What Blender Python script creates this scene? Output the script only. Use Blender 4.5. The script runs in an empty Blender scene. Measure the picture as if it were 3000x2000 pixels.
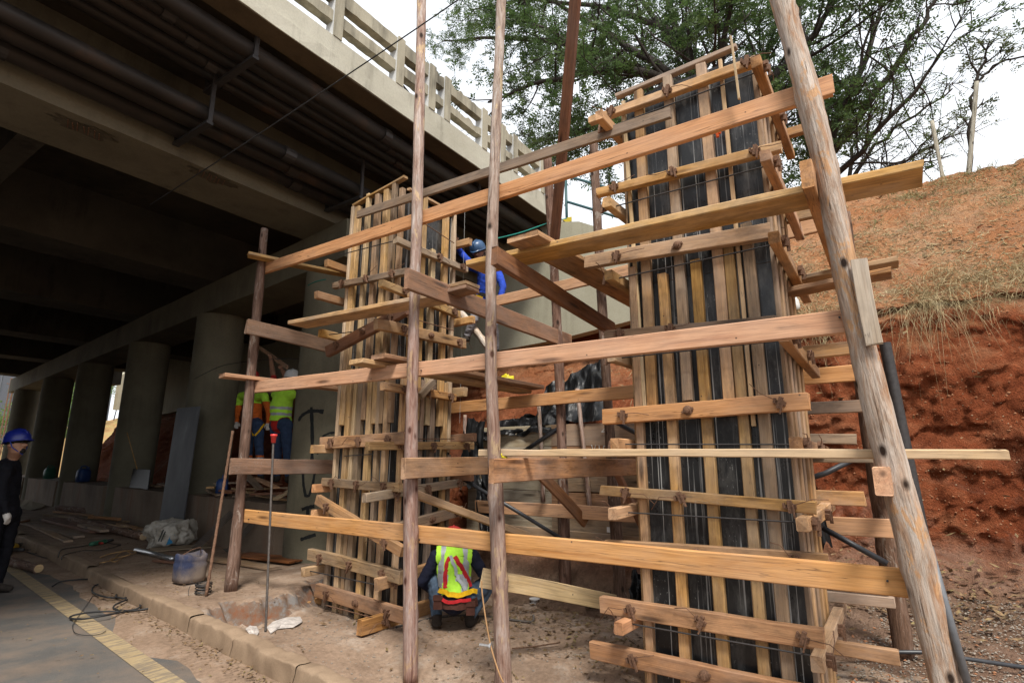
import bpy, bmesh, math, random
import numpy as np
from mathutils import Vector, Matrix

random.seed(11); rng = np.random.default_rng(11)
SC = bpy.context.scene
COL = SC.collection
V = Vector

# ------------------------------------------------------------------ camera
CAM = V((0.0, 0.0, 1.5))
FPX = 1617.0                                   # focal length in pixels of the 3000 px wide photograph
pitch = math.atan(352 / FPX); roll = math.radians(0.25); az = math.radians(34.6)
FW = V((math.cos(az)*math.cos(pitch), math.sin(az)*math.cos(pitch), math.sin(pitch)))
_r0 = V((math.sin(az), -math.cos(az), 0)); _u0 = _r0.cross(FW)
RT = _r0*math.cos(roll) + _u0*math.sin(roll)
UP = _u0*math.cos(roll) - _r0*math.sin(roll)
cd = bpy.data.cameras.new('camera'); cam = bpy.data.objects.new('camera', cd); COL.objects.link(cam)
cd.sensor_width = 36; cd.sensor_fit = 'HORIZONTAL'; cd.lens = 36*FPX/3000
cd.clip_start = 0.05; cd.clip_end = 2000
cam.matrix_world = Matrix(((RT.x, UP.x, -FW.x, CAM.x), (RT.y, UP.y, -FW.y, CAM.y), (RT.z, UP.z, -FW.z, CAM.z), (0, 0, 0, 1)))
SC.camera = cam

# ------------------------------------------------------------------ world, sun, exposure
w = bpy.data.worlds.new('World'); SC.world = w; w.use_nodes = True
nt = w.node_tree; nt.nodes.clear()
SUN_AZ, SUN_EL = math.radians(222), math.radians(58)
sky = nt.nodes.new('ShaderNodeTexSky'); sky.sky_type = 'NISHITA'; sky.sun_disc = False
sky.sun_elevation = SUN_EL; sky.sun_rotation = math.radians(90) - SUN_AZ
sky.air_density = 1.0; sky.dust_density = 4.0; sky.ozone_density = 1.0
tc = nt.nodes.new('ShaderNodeTexCoord')
mp = nt.nodes.new('ShaderNodeMapping'); mp.inputs['Scale'].default_value = (1.2, 1.2, 3.0)
cl = nt.nodes.new('ShaderNodeTexNoise'); cl.inputs['Scale'].default_value = 2.1; cl.inputs['Detail'].default_value = 6; cl.inputs['Roughness'].default_value = 0.55
rp = nt.nodes.new('ShaderNodeValToRGB')
rp.color_ramp.elements[0].position = 0.33; rp.color_ramp.elements[0].color = (0.74, 0.74, 0.74, 1)
rp.color_ramp.elements[1].position = 0.62; rp.color_ramp.elements[1].color = (0.97, 0.97, 0.97, 1)
mx = nt.nodes.new('ShaderNodeMix'); mx.data_type = 'RGBA'
mx.inputs[7].default_value = (8.6, 8.9, 9.3, 1)         # high white overcast
bg = nt.nodes.new('ShaderNodeBackground'); bg.inputs['Strength'].default_value = 0.08
wo = nt.nodes.new('ShaderNodeOutputWorld')
L = nt.links.new
L(tc.outputs['Generated'], mp.inputs['Vector']); L(mp.outputs['Vector'], cl.inputs['Vector']); L(cl.outputs['Fac'], rp.inputs['Fac'])
L(rp.outputs['Color'], mx.inputs[0]); L(sky.outputs['Color'], mx.inputs[6]); L(mx.outputs[2], bg.inputs['Color']); L(bg.outputs['Background'], wo.inputs['Surface'])
sd = bpy.data.lights.new('sun', 'SUN'); sd.energy = 2.5; sd.angle = math.radians(14); sd.color = (1.0, 0.95, 0.87)
sun = bpy.data.objects.new('sun', sd); COL.objects.link(sun)
sdir = V((math.cos(SUN_AZ)*math.cos(SUN_EL), math.sin(SUN_AZ)*math.cos(SUN_EL), math.sin(SUN_EL)))
sun.rotation_euler = sdir.to_track_quat('Z', 'Y').to_euler(); sun.location = (0, 0, 30)
SC.view_settings.view_transform = 'Standard'; SC.view_settings.look = 'None'
SC.view_settings.exposure = 1.0; SC.view_settings.gamma = 1.0; SC.view_settings.use_curve_mapping = False
SC.render.engine = 'CYCLES'; SC.cycles.use_denoising = True; SC.cycles.max_bounces = 6; SC.cycles.diffuse_bounces = 3
SC.cycles.caustics_reflective = False; SC.cycles.caustics_refractive = False; SC.cycles.transparent_max_bounces = 6

# ------------------------------------------------------------------ helpers
def ray(x, y): return FW + RT*((x-1500)/FPX) - UP*((y-1000)/FPX)
def ax(x, y, X): d = ray(x, y); return CAM + d*((X-CAM.x)/d.x)      # the point of a sight line on the vertical plane X
def ay(x, y, Y): d = ray(x, y); return CAM + d*((Y-CAM.y)/d.y)
def azz(x, y, Z): d = ray(x, y); return CAM + d*((Z-CAM.z)/d.z)
def dp(x, y, D): return CAM + ray(x, y)*D

def hsh(ix, iy, iz, s):
    n = (ix*374761393 + iy*668265263 + iz*2147483647 + s*974711) & 0xffffffff
    n = ((n ^ (n >> 13))*1274126177) & 0xffffffff
    n = (n ^ (n >> 16)) & 0xffffffff
    return n/4294967295.0
def vnoise(p, s=0):
    p = np.asarray(p, float); i = np.floor(p).astype(np.int64); f = p-i; f = f*f*(3-2*f)
    r = 0
    for dx in (0, 1):
        for dy in (0, 1):
            for dz in (0, 1):
                wt = (f[:, 0] if dx else 1-f[:, 0])*(f[:, 1] if dy else 1-f[:, 1])*(f[:, 2] if dz else 1-f[:, 2])
                r = r + wt*hsh(i[:, 0]+dx, i[:, 1]+dy, i[:, 2]+dz, s)
    return r*2-1
def fbm(p, oct=4, s=0):
    p = np.asarray(p, float); r = 0; a = 1.0
    for k in range(oct):
        r = r + a*vnoise(p*2**k, s+k*7); a *= 0.5
    return r

WM = {}                                                    # world matrix of every parent
def link(name, data, M=None, parent=None):
    o = bpy.data.objects.new(name, data); COL.objects.link(o)
    M = M.copy() if M is not None else Matrix.Identity(4)
    WM[o] = M
    if parent is not None:
        o.parent = parent; o.matrix_parent_inverse = WM[parent].inverted()
    o.matrix_basis = M
    return o
def tag(o, label, cat, group=None, kind=None):
    o['label'] = label; o['category'] = cat
    if group: o['group'] = group
    if kind: o['kind'] = kind
    return o
def struct(o, kind='structure'):
    o['kind'] = kind; return o
def thing(name, label, cat, loc, group=None):
    o = link(name, None, Matrix.Translation(V(loc))); o.empty_display_size = 0.2
    return tag(o, label, cat, group)

class MB:
    def __init__(s): s.v = []; s.f = []; s.m = []
    def add(s, vs, fs, mi=0):
        b = len(s.v); s.v += [tuple(v) for v in vs]
        s.f += [tuple(b+i for i in f) for f in fs]; s.m += [mi]*len(fs)
    def box(s, a, b, mi=0, M=None):
        x0, y0, z0 = a; x1, y1, z1 = b
        vs = [V((x0,y0,z0)),V((x1,y0,z0)),V((x1,y1,z0)),V((x0,y1,z0)),V((x0,y0,z1)),V((x1,y0,z1)),V((x1,y1,z1)),V((x0,y1,z1))]
        if M is not None: vs = [M @ v for v in vs]
        s.add(vs, [(0,3,2,1),(4,5,6,7),(0,1,5,4),(1,2,6,5),(2,3,7,6),(3,0,4,7)], mi); return s
    def tube(s, pts, rad, n=8, mi=0, caps=True, wob=0.0, ph=0.0):
        pts = [V(p) for p in pts]; k = len(pts)
        if not hasattr(rad, '__len__'): rad = [rad]*k
        t0 = (pts[1]-pts[0]).normalized(); ref = V((0,0,1)) if abs(t0.z) < 0.9 else V((1,0,0))
        u = t0.cross(ref).normalized(); vs = []
        for i in range(k):
            t = (pts[min(i+1,k-1)]-pts[max(i-1,0)])
            t = t.normalized() if t.length > 1e-9 else t0
            u = (u - t*u.dot(t)); u = u.normalized() if u.length > 1e-6 else t.orthogonal().normalized()
            wv = t.cross(u)
            for j in range(n):
                a = 2*math.pi*j/n+ph; r = rad[i]*(1+(random.uniform(-wob, wob) if wob else 0))
                vs.append(pts[i]+u*(math.cos(a)*r)+wv*(math.sin(a)*r))
        fs = [(i*n+j, i*n+(j+1)%n, (i+1)*n+(j+1)%n, (i+1)*n+j) for i in range(k-1) for j in range(n)]
        if caps: fs += [tuple(range(n-1,-1,-1)), tuple((k-1)*n+j for j in range(n))]
        s.add(vs, fs, mi); return s
    def lathe(s, prof, n=16, mi=0, M=None, caps=False):
        vs = []
        for r, z in prof:
            for j in range(n):
                a = 2*math.pi*j/n; v = V((r*math.cos(a), r*math.sin(a), z)); vs.append(M @ v if M is not None else v)
        k = len(prof)
        fs = [(i*n+j, i*n+(j+1)%n, (i+1)*n+(j+1)%n, (i+1)*n+j) for i in range(k-1) for j in range(n)]
        if caps: fs += [tuple(range(n-1,-1,-1)), tuple((k-1)*n+j for j in range(n))]
        s.add(vs, fs, mi); return s
    def mesh(s, mats=(), smooth=False, name='mesh'):
        me = bpy.data.meshes.new(name); me.from_pydata(s.v, [], s.f)
        if not isinstance(mats, (list, tuple)): mats = [mats]
        for m in mats: me.materials.append(m)
        if any(s.m): me.polygons.foreach_set('material_index', s.m)
        if smooth: me.polygons.foreach_set('use_smooth', [True]*len(me.polygons))
        me.update(); return me
    def build(s, name, mats, parent=None, M=None, smooth=False): return link(name, s.mesh(mats, smooth, name), M, parent)

def grid_mesh(P, mats, name, smooth=True):                  # P: (n, m, 3) array of points
    n, m = P.shape[:2]; me = bpy.data.meshes.new(name)
    i = np.arange(n-1)[:, None]*m+np.arange(m-1)[None, :]; i = i.ravel()
    q = np.stack([i, i+m, i+m+1, i+1], 1)
    me.vertices.add(n*m); me.vertices.foreach_set('co', P.reshape(-1).astype(np.float32))
    me.loops.add(q.size); me.loops.foreach_set('vertex_index', q.ravel().astype(np.int32))
    me.polygons.add(len(q)); me.polygons.foreach_set('loop_start', np.arange(0, q.size, 4, dtype=np.int32))
    me.update(calc_edges=True)
    if smooth: me.polygons.foreach_set('use_smooth', [True]*len(q))
    for k in (mats if isinstance(mats, (list, tuple)) else [mats]): me.materials.append(k)
    me.validate(); return me
def poly_mesh(verts, k, mats, name, smooth=False):           # verts: (N, k, 3), N separate k-gons
    N = len(verts); me = bpy.data.meshes.new(name)
    me.vertices.add(N*k); me.vertices.foreach_set('co', np.asarray(verts, np.float32).ravel())
    me.loops.add(N*k); me.loops.foreach_set('vertex_index', np.arange(N*k, dtype=np.int32))
    me.polygons.add(N); me.polygons.foreach_set('loop_start', np.arange(0, N*k, k, dtype=np.int32))
    me.update(calc_edges=True)
    for m in (mats if isinstance(mats, (list, tuple)) else [mats]): me.materials.append(m)
    return me

def frame(p0, p1, up=V((0,0,1))):                           # local x runs p0 -> p1, local z towards up
    p0, p1 = V(p0), V(p1); x = (p1-p0); ln = x.length; x.normalize()
    z = V(up)-x*V(up).dot(x)
    if z.length < 1e-4: z = x.orthogonal()
    z.normalize(); y = z.cross(x)
    M = Matrix(((x.x,y.x,z.x,0),(x.y,y.y,z.y,0),(x.z,y.z,z.z,0),(0,0,0,1))); M.translation = (p0+p1)/2
    return M, ln
def board_mesh(ln, w, t, seg, mat, warp=0.004, cut=0.0):
    c = min(0.006, t*0.14, w*0.14); mb = MB(); vs = []; y, z = t/2, w/2
    sec = [(-y+c,-z),(y-c,-z),(y,-z+c),(y,z-c),(y-c,z),(-y+c,z),(-y,z-c),(-y,-z+c)]
    a1, a2 = random.uniform(-warp, warp), random.uniform(-warp, warp)
    for i in range(seg+1):
        s = i/seg; bow = 4*s*(1-s); jz = random.uniform(-.0022,.0022); jw = random.uniform(-.002,.002)
        for (py, pz) in sec:
            skew = random.uniform(-cut, cut) if i in (0, seg) else 0
            vs.append(((s-.5)*ln+skew, py+a1*bow, pz*(1+jw/z)+a2*bow+jz))
    n = 8
    fs = [(i*n+j, i*n+(j+1)%n, (i+1)*n+(j+1)%n, (i+1)*n+j) for i in range(seg) for j in range(n)]
    fs = [tuple(reversed(f)) for f in fs]
    fs += [tuple(range(n)), tuple(seg*n+j for j in range(n-1,-1,-1))]
    mb.add(vs, fs); return mb.mesh(mat, False, 'board')
def board(name, p0, p1, w, t, mat, parent=None, up=V((0,0,1)), seg=4, warp=0.006, cut=0.007):
    M, ln = frame(p0, p1, up); return link(name, board_mesh(ln, w, t, seg, mat, warp, cut), M, parent)
def pole(name, p0, p1, r0, r1, mat, parent=None, rings=26, n=14, bend=0.03, knots=10, path=None):
    """round timber from p0 to p1; path gives the points of a crooked centre line"""
    M, ln = frame(p0, p1, V((1, 0.2, 0))); mb = MB(); vs = []
    b1, b2 = random.uniform(-bend, bend), random.uniform(-bend, bend); ph = random.uniform(0, 6)
    kn = [(random.random(), random.uniform(0, 6.28), random.uniform(.10, .24)) for _ in range(knots)]
    iM = M.inverted(); loc = [iM @ V(q) for q in path] if path else None
    for i in range(rings+1):
        s = i/rings; r = r0+(r1-r0)*s; x = (s-.5)*ln
        if loc:
            xs = [q.x for q in loc]; oy = float(np.interp(x, xs, [q.y for q in loc])); oz = float(np.interp(x, xs, [q.z for q in loc]))
        else:
            oy = b1*math.sin(math.pi*s)+b1*.3*math.sin(5*s+ph); oz = b2*math.sin(math.pi*s)+b2*.3*math.sin(6*s+ph)
        lump_ = 1+.05*math.sin(17*s+ph)+.03*math.sin(41*s)
        for j in range(n):
            a = 2*math.pi*j/n; rr = r*lump_*(1+.06*math.sin(3*a+ph+4*s)+.05*math.sin(2*a+9*s)+random.uniform(-.03,.03))
            for ks, ka, kh in kn:
                d = ((s-ks)*ln/0.035)**2+((math.cos(a-ka)-1)*9)**2
                rr += r*kh*math.exp(-d)
            vs.append((x, oy+math.cos(a)*rr, oz+math.sin(a)*rr))
    fs = [(i*n+j, i*n+(j+1)%n, (i+1)*n+(j+1)%n, (i+1)*n+j) for i in range(rings) for j in range(n)]
    fs += [tuple(range(n-1,-1,-1)), tuple(rings*n+j for j in range(n))]
    mb.add(vs, fs); me = mb.mesh(mat, True, 'pole')
    for k in (-1, -2): me.polygons[k].use_smooth = False
    return link(name, me, M, parent)
# ------------------------------------------------------------------ materials
def mat_new(name, rough=0.8, spec=0.3):
    m = bpy.data.materials.new(name); m.use_nodes = True; t = m.node_tree
    b = t.nodes['Principled BSDF']; b.inputs['Roughness'].default_value = rough; b.inputs['Specular IOR Level'].default_value = spec
    return m, t, b
def nd(t, typ, ins=None, **kw):
    n = t.nodes.new('ShaderNode'+typ)
    for k, v in kw.items(): setattr(n, k, v)
    for k, v in (ins or {}).items(): n.inputs[k].default_value = v
    return n
def coord(t, scale=(1,1,1), kind='Object', rnd=0.0):
    c = nd(t, 'TexCoord'); m = nd(t, 'Mapping'); m.inputs['Scale'].default_value = scale
    t.links.new(c.outputs[kind], m.inputs['Vector'])
    if rnd:
        o = nd(t, 'ObjectInfo'); mu = nd(t, 'Math', {1: rnd}, operation='MULTIPLY'); cx = nd(t, 'CombineXYZ')
        t.links.new(o.outputs['Random'], mu.inputs[0])
        for k in 'XYZ': t.links.new(mu.outputs[0], cx.inputs[k])
        t.links.new(cx.outputs[0], m.inputs['Location'])
    return m.outputs['Vector']
def noise(t, vec, scale, detail=5, rough=0.6, dist=0.0):
    n = nd(t, 'TexNoise', {'Scale': scale, 'Detail': detail, 'Roughness': rough, 'Distortion': dist}); t.links.new(vec, n.inputs['Vector']); return n.outputs['Fac']
def ramp(t, fac, stops):
    r = nd(t, 'ValToRGB'); e = r.color_ramp.elements
    while len(e) < len(stops): e.new(0.5)
    for k, (p, c) in enumerate(stops):
        e[k].position = p; e[k].color = (*c, 1) if len(c) == 3 else c
    t.links.new(fac, r.inputs['Fac']); return r.outputs['Color']
def g(v): return (v, v, v)
def mix(t, fac, a, b, mode='MIX'):
    m = nd(t, 'Mix', data_type='RGBA', blend_type=mode)
    for k, s in ((0, fac), (6, a), (7, b)):
        if hasattr(s, 'is_output'): t.links.new(s, m.inputs[k])
        else: m.inputs[k].default_value = s if k == 0 else (*s, 1)
    return m.outputs[2]
def bump(t, b, h, strength=0.4, dist=0.01):
    n = nd(t, 'Bump', {'Strength': strength, 'Distance': dist}); t.links.new(h, n.inputs['Height']); t.links.new(n.outputs['Normal'], b.inputs['Normal'])
def vary(t, col, val=0.25, hue=0.006, sat=0.12):
    o = nd(t, 'ObjectInfo'); h = nd(t, 'HueSaturation'); t.links.new(col, h.inputs['Color'])
    for inp, amp, mid, mul in (('Value', val, 1, 1), ('Hue', hue, .5, 7.31), ('Saturation', sat, 1, 3.77)):
        a = nd(t, 'Math', {1: mul}, operation='MULTIPLY'); f = nd(t, 'Math', operation='FRACT')
        r = nd(t, 'MapRange', {3: mid-amp, 4: mid+amp})
        t.links.new(o.outputs['Random'], a.inputs[0]); t.links.new(a.outputs[0], f.inputs[0]); t.links.new(f.outputs[0], r.inputs[0]); t.links.new(r.outputs[0], h.inputs[inp])
    return h.outputs['Color']

def wood(name, light, dark, grime=(0.12,0.10,0.08), g_amt=0.3, val=0.18, splat=0.0, rough=0.75):
    m, t, b = mat_new(name, rough, 0.25)
    v1 = coord(t, (0.55, 7, 7), rnd=37.0); v2 = coord(t, (1.6, 55, 55), rnd=21.0); v3 = coord(t, (1.0, 2.2, 2.2), rnd=53.0)
    c = ramp(t, noise(t, v1, 2.2, 6, .62, 1.2), [(0.28, dark), (0.52, light), (0.78, tuple(min(1, x*1.12) for x in light))])
    rn = noise(t, coord(t, (0.35, 5, 5), rnd=61.0), 1.6, 3, .45, .6)                     # growth rings cut along the board
    rm = nd(t, 'Math', {1: 46.0}, operation='MULTIPLY'); rs = nd(t, 'Math', operation='SINE'); t.links.new(rn, rm.inputs[0]); t.links.new(rm.outputs[0], rs.inputs[0])
    c = mix(t, .55, c, ramp(t, rs.outputs[0], [(0.0, g(1)), (0.75, g(.93)), (1.0, g(.66))]), 'MULTIPLY')
    fine = noise(t, v2, 2.4, 3, .6)
    c = mix(t, 0.5, c, ramp(t, fine, [(0.3, g(.5)), (0.62, g(1.05))]), 'MULTIPLY')
    vk = nd(t, 'TexVoronoi', {'Scale': 1.0}); t.links.new(coord(t, (1.3, 8, 8), rnd=11.0), vk.inputs['Vector'])
    kn = ramp(t, vk.outputs['Distance'], [(0.07, g(1)), (0.2, g(0))])
    c = mix(t, kn, c, tuple(x*0.3 for x in dark))
    ck = noise(t, coord(t, (.22, 7, 7), rnd=97.0), 1.3, 5, .55); cs = nd(t, 'Math', {1: .52}, operation='SUBTRACT'); ca = nd(t, 'Math', operation='ABSOLUTE'); t.links.new(ck, cs.inputs[0]); t.links.new(cs.outputs[0], ca.inputs[0])
    c = mix(t, ramp(t, ca.outputs[0], [(0.0, g(.85)), (0.0045, g(0))]), c, tuple(x*.16 for x in dark))      # drying cracks
    vh = nd(t, 'TexVoronoi', {'Scale': 7.0}); t.links.new(coord(t, (1, 1, 1), rnd=23.0), vh.inputs['Vector'])
    c = mix(t, ramp(t, vh.outputs['Distance'], [(0.035, g(.9)), (0.055, g(0))]), c, (.02,.015,.012))         # nail holes
    wt = ramp(t, noise(t, coord(t, (.6, 1.2, 1.2), rnd=43.0), 1.7, 6, .65), [(0.42, g(0)), (0.66, g(min(.8, g_amt*.9)))])
    c = mix(t, wt, c, tuple(.55*sum(light)/3+.48*x for x in light))                                          # greyed by weather
    gm = ramp(t, noise(t, v3, 2.6, 7, .7), [(0.46, g(0)), (0.74, g(1))])
    mg = nd(t, 'Math', {1: g_amt}, operation='MULTIPLY'); t.links.new(gm, mg.inputs[0])
    c = mix(t, mg.outputs[0], c, grime)
    if splat:                                                 # dried cement: fine flecks gathered in loose patches
        sp = noise(t, coord(t, (1.4, 3, 3), rnd=71.0), 34, 6, .75); lo = noise(t, coord(t, (1.0, 1.6, 1.6), rnd=29.0), 2.2, 4, .6)
        sf = ramp(t, sp, [(0.54, g(0)), (0.66, g(1))]); lf = ramp(t, lo, [(0.60-splat*.16, g(0)), (0.78-splat*.1, g(min(.85, .3+splat*.5)))])
        c = mix(t, mix(t, 1.0, sf, lf, 'MULTIPLY'), c, (0.36, 0.345, 0.33))
    c = vary(t, c, val); t.links.new(c, b.inputs['Base Color'])
    bump(t, b, fine, 0.35, 0.004); return m

W_NEW = wood('wood_fresh_orange', (0.64, 0.345, 0.165), (0.50, 0.235, 0.10), (0.30,0.16,0.08), .32, .07)
W_PALE = wood('wood_pale_strip', (0.60, 0.43, 0.24), (0.46, 0.30, 0.15), (0.25,0.18,0.11), .45, .10)
W_YEL = wood('wood_yellow_stud', (0.56, 0.335, 0.14), (0.35, 0.185, 0.07), (0.11,0.072,0.042), .75, .24, .3)
W_GREY = wood('wood_weathered', (0.37, 0.245, 0.145), (0.21, 0.13, 0.075), (0.11,0.09,0.072), .75, .22, .35)
W_BRN = wood('wood_brown_waler', (0.49, 0.26, 0.115), (0.31, 0.145, 0.06), (0.09,0.058,0.038), .75, .18, .2)
W_RED = wood('wood_red_brown', (0.27, 0.11, 0.045), (0.15, 0.055, 0.022), (0.07,0.04,0.025), .6, .15)
W_SPLAT = wood('wood_cement_splashed', (0.34, 0.19, 0.105), (0.20, 0.10, 0.052), (0.12,0.09,0.07), .6, .10, .9)

def bark(name, a, b_, c_, peel=None, low=None):
    m, t, b = mat_new(name, 0.85, 0.2)
    v = coord(t, (0.9, 6, 6), rnd=31.0); v2 = coord(t, (2.5, 34, 34), rnd=13.0); v3 = coord(t, (1.5, 4, 4), rnd=83.0)
    c = ramp(t, noise(t, v, 2.6, 8, .72, 1.0), [(0.30, a), (0.5, b_), (0.68, c_)])
    if peel: c = mix(t, ramp(t, noise(t, v3, 2.4, 6, .7, .6), [(0.57, g(0)), (0.61, g(.9))]), c, peel)
    f = noise(t, v2, 2.2, 6, .7)
    c = mix(t, 0.85, c, ramp(t, f, [(0.32, g(.45)), (0.55, g(1))]), 'MULTIPLY')
    cr = noise(t, coord(t, (.7, 16, 16), rnd=47.0), 2.5, 4, .6, .5); c = mix(t, ramp(t, cr, [(0.33, g(.75)), (0.38, g(0))]), c, tuple(x*.22 for x in a))
    vk = nd(t, 'TexVoronoi', {'Scale': 1.0}); t.links.new(coord(t, (5, 9, 9), rnd=17.0), vk.inputs['Vector'])
    c = mix(t, ramp(t, vk.outputs['Distance'], [(0.10, g(1)), (0.22, g(0))]), c, (0.03, 0.018, 0.012))
    if low:                                                   # red bark still clings to the lower length of the pole
        sx = nd(t, 'SeparateXYZ'); t.links.new(coord(t), sx.inputs[0]); wob = noise(t, coord(t, (1, 5, 5), rnd=5.0), 2.0, 5, .7)
        ad = nd(t, 'Math', {2: 0.0}, operation='MULTIPLY_ADD'); ad.inputs[1].default_value = 3.0; t.links.new(wob, ad.inputs[0]); t.links.new(sx.outputs['X'], ad.inputs[2])
        mr = nd(t, 'MapRange', {1: 1.4, 2: .2}); t.links.new(ad.outputs[0], mr.inputs[0]); c = mix(t, mr.outputs[0], c, mix(t, .36, c, low))
    t.links.new(vary(t, c, .12, .006, .12), b.inputs['Base Color']); bump(t, b, f, 0.9, 0.014); return m
BARK_PINK = bark('pole_bark_pinkish', (0.20,0.095,0.06), (0.42,0.30,0.24), (0.62,0.54,0.49), (.60,.43,.24), (.19,.06,.036))
BARK_GREY = bark('pole_wood_weathered_grey', (0.38,0.20,0.09), (0.52,0.42,0.335), (0.63,0.565,0.50), (.60,.36,.18))
BARK_DARK = bark('pole_bark_dark', (0.085,0.045,0.03), (0.165,0.098,0.07), (0.28,0.19,0.15), (.30,.24,.2))

def plain(name, col, rough=0.6, spec=0.4, metal=0.0, var=0.18, scale=9.0, bmp=0.15):
    m, t, b = mat_new(name, rough, spec); b.inputs['Metallic'].default_value = metal
    n = noise(t, coord(t, rnd=19.0), scale, 6, .65)
    c = ramp(t, n, [(0.3, tuple(x*(1-var) for x in col)), (0.7, tuple(min(1, x*(1+var)) for x in col))])
    t.links.new(c, b.inputs['Base Color'])
    if bmp: bump(t, b, n, bmp, 0.006)
    return m
RUST = plain('rusty_iron', (0.17, 0.095, 0.06), .85, .3, .2, .5, 60, .4)
STEEL_DK = plain('dark_steel', (0.045, 0.042, 0.042), .55, .4, .3, .3, 25)
REBAR = plain('rebar_grey', (0.11, 0.095, 0.085), .7, .4, .4, .35, 40)
PVC = plain('black_plastic_pipe', (0.035, 0.037, 0.042), .42, .5, 0, .3, 14)
PIPE_OLD = None
ZINC = plain('galvanised_bolt', (0.5, 0.5, 0.5), .4, .5, .8, .2, 40)

def plywood():
    m, t, b = mat_new('black_film_plywood', 0.34, 0.38)
    c = ramp(t, noise(t, coord(t, (1,1,1)), 3.0, 6, .6), [(0.3, g(.008)), (0.7, (.020,.0205,.022))])
    dr = noise(t, coord(t, (24, 24, .22)), 2.6, 3, .5, .15); lo = noise(t, coord(t, (1.6,1.6,.7)), 1.7, 3)
    a = nd(t, 'Math', operation='MULTIPLY'); t.links.new(ramp(t, dr, [(0.58, g(0)), (0.65, g(1))]), a.inputs[0]); t.links.new(ramp(t, lo, [(0.36, g(0)), (0.52, g(.85))]), a.inputs[1])
    sp = noise(t, coord(t, (1, 1, .6)), 62, 4, .75); so = ramp(t, noise(t, coord(t), 2.3, 4), [(0.44, g(.0)), (0.62, g(.9))])
    spl = mix(t, 1.0, ramp(t, sp, [(0.62, g(0)), (0.70, g(.8))]), so, 'MULTIPLY')
    sc_ = ramp(t, noise(t, coord(t, (1,1.5,.5)), 3.1, 7, .72), [(0.50, g(0)), (0.74, g(.6))]); c = mix(t, sc_, c, (.17,.165,.155))
    c = mix(t, a.outputs[0], c, (.40,.40,.39)); c = mix(t, spl, c, (.38,.38,.37))
    t.links.new(c, b.inputs['Base Color'])
    rr = ramp(t, noise(t, coord(t), 5, 4), [(0.3, g(.24)), (0.7, g(.45))]); t.links.new(rr, b.inputs['Roughness'])
    bump(t, b, noise(t, coord(t), 3.5, 3), 0.12, 0.02); return m
PLY = plywood()
def ply_edge():
    m, t, b = mat_new('plywood_edge_layers', .85, .2)
    wv = nd(t, 'TexWave', {'Scale': 40.0, 'Distortion': 1.0}, bands_direction='X'); t.links.new(coord(t), wv.inputs['Vector'])
    t.links.new(ramp(t, wv.outputs['Fac'], [(0.2, (.16,.09,.045)), (0.8, (.42,.28,.15))]), b.inputs['Base Color']); return m
PLY_EDGE = ply_edge()

def concrete(name, light, dark, stain=(0.05,0.045,0.04), s_amt=0.6, scale=1.0, streak=True, blot=(.46, .70)):
    m, t, b = mat_new(name, .88, .2)
    v = coord(t)
    c = ramp(t, noise(t, v, 1.1*scale, 7, .62), [(0.3, dark), (0.66, light)])
    f = noise(t, v, 42*scale, 5, .7); c = mix(t, .35, c, ramp(t, f, [(0.3, g(.62)), (0.6, g(1))]), 'MULTIPLY')
    st = noise(t, coord(t, (3.5, 3.5, .35) if streak else (1,1,1)), 1.8, 6, .65)
    st2 = noise(t, v, .8, 4); a = nd(t, 'Math', operation='MULTIPLY'); t.links.new(st, a.inputs[0]); t.links.new(st2, a.inputs[1])
    k = ramp(t, a.outputs[0], [(blot[0]*blot[0]+.05, g(0)), (blot[1]*blot[1]-.03, g(s_amt))])
    c = mix(t, k, c, stain); t.links.new(c, b.inputs['Base Color']); bump(t, b, f, .35, .008); return m
CONC_CREAM = concrete('painted_cream_concrete', (.52,.50,.415), (.40,.38,.305), (.07,.06,.045), .7)
CONC_WALL = concrete('pale_cream_wall', (.44,.42,.32), (.37,.35,.26), (.16,.14,.10), .45)
CONC_SHADE = concrete('shade_darkened_concrete', (.085,.070,.050), (.045,.036,.027), (.03,.026,.02), .85)  # gloom under the bridge is darkened into this concrete's base colour
CONC_LOW = concrete('muddy_low_wall_concrete', (.25,.19,.14), (.14,.10,.07), (.2,.085,.045), .6)
CONC_COL = concrete('column_concrete', (.195,.178,.125), (.13,.118,.083), (.08,.07,.055), .6)

def pipe_mat():
    m, t, b = mat_new('old_utility_pipe', .5, .4)
    c = ramp(t, noise(t, coord(t, (.9,.9,.9), rnd=41.0), 2.0, 7, .65), [(0.3, (.016,.014,.013)), (0.58, (.032,.027,.024)), (0.78, (.09,.052,.032))])
    t.links.new(c, b.inputs['Base Color']); return m
PIPE_OLD = pipe_mat()

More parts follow.
